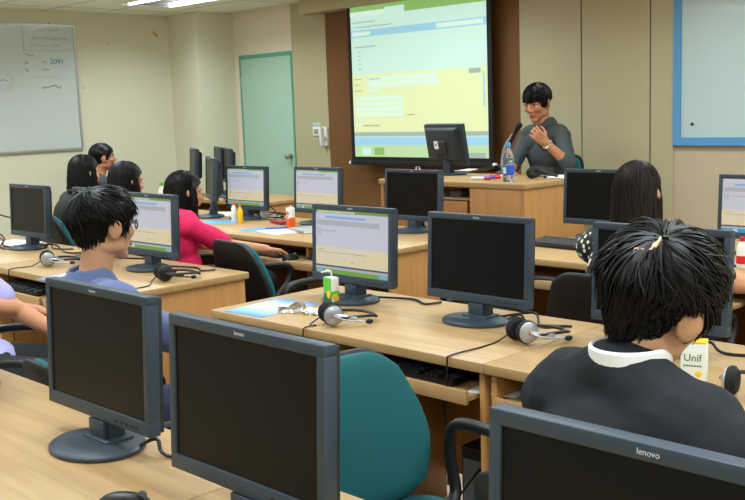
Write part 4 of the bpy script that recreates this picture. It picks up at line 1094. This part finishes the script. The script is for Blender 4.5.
# gooseneck microphone
p = onz(503, 174, .98); t = thing('microphone', 'chrome gooseneck microphone with a black head in front of the presenter', 'microphone', (p.x, p.y, .9805))
pm_ = [ony(a, b, p.y) for a, b in ((502.5, 170), (502, 160), (504.5, 147), (510, 138), (517, 128.5))]
L = [q-V((p.x, p.y, .9805)) for q in pm_]
MB().lathe([(.001,0),(.05,0),(.052,.008),(.04,.02),(.012,.03),(.001,.03)], n=24).build('base', MT['black'], t)
MB().tube([V((0,0,.02))]+L[:4]+[L[3].lerp(L[4], .4)], .009, n=10, sub=5).build('gooseneck', MT['silver'], t)
dv = (L[4]-L[3]).normalized(); hd = MB(); hd.cap(L[3]-dv*.03+V((.02,0,-.02)), .012, L[4], .014); hd.cap(L[4], .019, L[4]+dv*.03, .022); hd.build('head', MT['blackm'], t)
def sheet(name, px, py, w, d, rz, mat, label, cat='paper', z=.7503, th=.0012, bend=0):
    p = onz(px, py, z); o = MB().box((-w/2,-d/2,0),(w/2,d/2,th)).build(name, mat, smooth=False, loc=(p.x, p.y, z), rot=(0,0,rz)); return tag(o, label, cat)
o = sheet('brochure', 272, 307.5, .215, .30, RAD(3), MT['paperb'], 'blue and white brochure lying at the left end of the middle desk', 'brochure')
sheet('paper_sheet', 14, 243, .21, .297, RAD(-80), MT['paper'], 'white paper sheet at the left edge in front of the dark monitor')
sheet('brochure', 74, 276, .2, .29, RAD(10), MT['paperb'], 'blue brochure beside the blue-shirted man\'s collar', 'brochure')
sheet('paper_sheet', 220, 222, .21, .297, RAD(-60), plain('sky_blue_card', srgb(110, 175, 220), .5), 'blue card on the desk right of the pink-shirted woman\'s head')
sheet('paper_sheet', 278, 231.5, .28, .18, RAD(-15), MT['paper'], 'white sheet in front of the orange and white carton')
sheet('paper_sheet', 254, 229.5, .12, .16, RAD(-15), plain('cyan_card', srgb(70, 150, 210), .5), 'small blue card in front of the silver headset near the door')
sheet('paper_sheet', 496, 392, .16, .07, RAD(15), MT['paper'], 'small white slip on the tray beside the black jacket', z=.6455)
sheet('paper_sheet', 563, 176.5, .18, .26, RAD(10), MT['paper'], 'white paper at the presenter\'s elbow on the teacher\'s desk', z=.9805)
t = thing('notebook', 'grey closed notebook in front of the half-hidden lit monitor', 'notebook', onz(309, 231, .7505), RAD(-20)); MB().box((-.12,-.085,0),(.12,.085,.018), bev=.003).build('cover', MT['grey'], t); MB().box((-.116,-.081,.003),(.121,.083,.015)).build('pages', MT['paper'], t, smooth=False)
t = thing('pencil_case', 'red flat pencil case between the silver headset and the orange carton', 'pencil case', onz(279, 223.5, .7505), RAD(-15)); MB().box((-.09,-.03,0),(.09,.03,.022), bev=.008).build('case', plain('dull_red', srgb(150, 50, 50), .6), t)
def pen(px, py, rz, c1, c2, label, z=.75, L=.14, r=.006):
    p = onz(px, py, z); t = thing('pen', label, 'pen', (p.x, p.y, z+r+.0003), rz)
    MB().tube([(-L/2,0,0),(L*.2,0,0)], r, n=10).build('barrel', MT[c1], t); MB().tube([(L*.2,0,0),(L/2,0,0)], r*.98, n=10).build('cap', MT[c2], t)
pen(481, 180, RAD(8), 'white', 'red', 'white marker with a red cap on the front of the teacher\'s desk', .98, .15, .011)
pen(491, 179, RAD(20), 'bluep', 'red', 'blue marker on the teacher\'s desk left of the water bottle', .98, .13, .011)
pen(498, 177.5, RAD(10), 'red', 'white', 'red marker just left of the water bottle', .98, .13, .011)
pen(734, 267, RAD(20), 'bluep', 'bluep', 'blue pen at the right edge beside the white bottle')
pen(276, 229, RAD(60), 'bluep', 'bluep', 'blue pen lying on the white sheet by the orange carton', .7515)
# papers by the back-turned monitor
def pile():
    p = onz(473, 171.5, .98)
    for k in range(4):
        rz = RAD(-18+9*k); o = MB()
        n = 8
        for i in range(n):
            x0, x1 = -.15+.3*i/n, -.15+.3*(i+1)/n; f = lambda x: .0015+k*.0035+.022*max(0, (x+.02)/.17)**2*(1+k*.2)
            o.add([(x0,-.1,f(x0)),(x1,-.1,f(x1)),(x1,.1,f(x1)),(x0,.1,f(x0))], [(0,1,2,3)])
            o.add([(x0,-.1,f(x0)-.001),(x1,-.1,f(x1)-.001),(x1,.1,f(x1)-.001),(x0,.1,f(x0)-.001)], [(3,2,1,0)])
        ob = o.build('paper_sheet', MT['paper'], loc=(p.x+.012*k, p.y+.008*k, .98), rot=(0,0,rz), recalc=False)
        tag(ob, 'loose curling papers beside the back-turned monitor on the teacher\'s desk', 'paper', 'loose papers on the teacher\'s desk')
pile()
# black webcam bundle in front of the presenter
p = onz(527, 179, .98)
t = thing('headset', 'black headset in a heap between the water bottle and the presenter', 'headset', (p.x+.03, p.y+.03, .98), RAD(-75))
for ch in list(hs_b.children): 
    if not ch.name.startswith('cable'): copy_tree(ch, t)
t['group'] = 'headsets on the desks'
t = thing('pouch', 'dark folded pouch behind the blue marker on the teacher\'s desk', 'pouch', onz(497, 171, .9805), RAD(15)); MB().box((-.09,-.04,0),(.09,.04,.035), bev=.015).build('body', MT['blackm'], t)
# snack wrapper and crumpled plastic
def crumple(px, py, size, mat, label, seed, name, cat, z=.75, sq=(1,1,.5)):
    p = onz(px, py, z); m = MB(); rnd = random.Random(seed); bm = bmesh.new(); bmesh.ops.create_icosphere(bm, subdivisions=3, radius=1)
    for v in bm.verts:
        q = v.co.copy(); f = 1+.55*noise.noise(q*2.3+V((seed,0,0)))+.35*noise.noise(q*5+V((0,seed,0)))
        v.co = V((q.x*sq[0]*f, q.y*sq[1]*f, max(-.55*sq[2], q.z*sq[2]*f)))*size
    bm.verts.index_update(); zmin = min(v.co.z for v in bm.verts)
    m.add([v.co-V((0,0,zmin)) for v in bm.verts], [[v.index for v in f.verts] for f in bm.faces]); bm.free()
    o = m.build(name, MT[mat], smooth=False, loc=(p.x, p.y, z+.0005)); return tag(o, label, cat)
crumple(312, 314, .03, 'white', 'crumpled clear-white plastic beside the silver headset', 3, 'plastic_wrap', 'wrapper', sq=(1.2,.8,.45))
crumple(76, 269.5, .018, 'white', 'tiny crumpled white tissue on the left desk', 5, 'tissue', 'tissue')
p = onz(291, 313, .75); t = thing('snack_wrapper', 'open foil snack wrapper standing up on the blue brochure', 'wrapper', (p.x, p.y, .752), RAD(42))
for k, (dz, mat, off, ang) in enumerate(((.0, 'foil', 0, 0), (.004, 'tape', .012, .2), (.0, 'yellow', .026, -.15))):
    m = MB(); n = 10; rows = []
    for i in range(n+1):
        u = i/n; x = -.05+.10*u; hgt = .012+.026*u+.006*math.sin(9*u+k)
        rows.append([V((x, off+.006*math.sin(7*u+k*2), .0)), V((x+ang*.02, off+.012+.005*math.sin(11*u), hgt*.6)), V((x, off+.004, hgt)), V((x, off+.001, hgt)), V((x+ang*.02, off+.009+.005*math.sin(11*u), hgt*.6)), V((x, off-.003+.006*math.sin(7*u+k*2), 0))])
    m.loft(rows); m.build(('inner_fold', 'printed_fold', 'yellow_fold')[k], MT[mat], t, smooth=False)
# computer under the middle desk
t = thing('computer_tower', 'black computer tower under the middle desk with coloured plugs at its back', 'computer', (-1.99, 2.56, 0))
MB().box((-.05,-.17,.0),(.05,.15,.40), bev=.006).build('case', MT['black'], t)
MB().box((-.04,-.1725,.05),(.04,-.169,.36)).build('rear_panel', MT['slate'], t, smooth=False)
for k, (x, z, c) in enumerate(((-.01,.2,'green'),(.01,.185,'orange'),(-.015,.17,'green'))):
    MB().tube([(x,-.17,z),(x,-.2,z)], .007, n=10).build('plug', MT[c], t)
MB().tube([(.03,-.17,.33),(.035,-.2,.33),(-.08,-.22,.15),(-.1,-.2,.004)], .004, n=6, sub=6).build('cable', MT['rubber'], t)
# loose cables on the left desks
def cable(pts, label, r=.005, mat='rubber'):
    o = MB().tube(pts, r, n=6, sub=8).build('cable', MT[mat]); tag(o, label, 'cable', 'cables on the left desks')
ctr = onz(-2, 246, .75)
cable([(ctr.x-.5,ctr.y-.05,.756),(ctr.x-.1,ctr.y,.83),(ctr.x+.05,ctr.y+.02,.80),(ctr.x+.15,ctr.y-.05,.756),(ctr.x+.35,ctr.y-.02,.756)], 'black looping cables on the desk at the left edge')
cable([(ctr.x-.5,ctr.y+.05,.80),(ctr.x-.05,ctr.y+.04,.79),(ctr.x+.1,ctr.y+.0,.756),(ctr.x+.3,ctr.y+.08,.756)], 'black looping cables on the desk at the left edge')
cable([(ctr.x-.4,ctr.y+.2,.9),(ctr.x-.0,ctr.y+.2,.86),(ctr.x+.2,ctr.y+.22,.756)], 'black looping cables on the desk at the left edge')
for k in range(5):
    a = onz(232+k*2, 203+k*2, .75)
    o = MB().tube([(a.x-.25,a.y+.1,.757+.004*k),(a.x-.1,a.y+.05+.02*k,.80+.03*k),(a.x+.02,a.y-.02,.78),(a.x+.12,a.y-.05*k*.3,.757)], .006, n=6, sub=8).build('cable', MT['rubber'])
    tag(o, 'black cables tangled behind the edge-on monitor near the door', 'cable', 'tangled cables near the door')
sheet('paper_sheet', 226, 214, .3, .2, RAD(-50), MT['paper'], 'white papers under the tangled cables near the edge-on monitor')

# ------------------------------------------------------------------ output look
w = bpy.data.worlds.new('world'); SC.world = w; w.use_nodes = True
w.node_tree.nodes['Background'].inputs[0].default_value = (.8, .85, .9, 1); w.node_tree.nodes['Background'].inputs[1].default_value = .2
SC.view_settings.view_transform = 'Standard'; SC.view_settings.look = 'None'; SC.view_settings.gamma = 1; SC.view_settings.use_curve_mapping = False
SC.view_settings.exposure = -.5
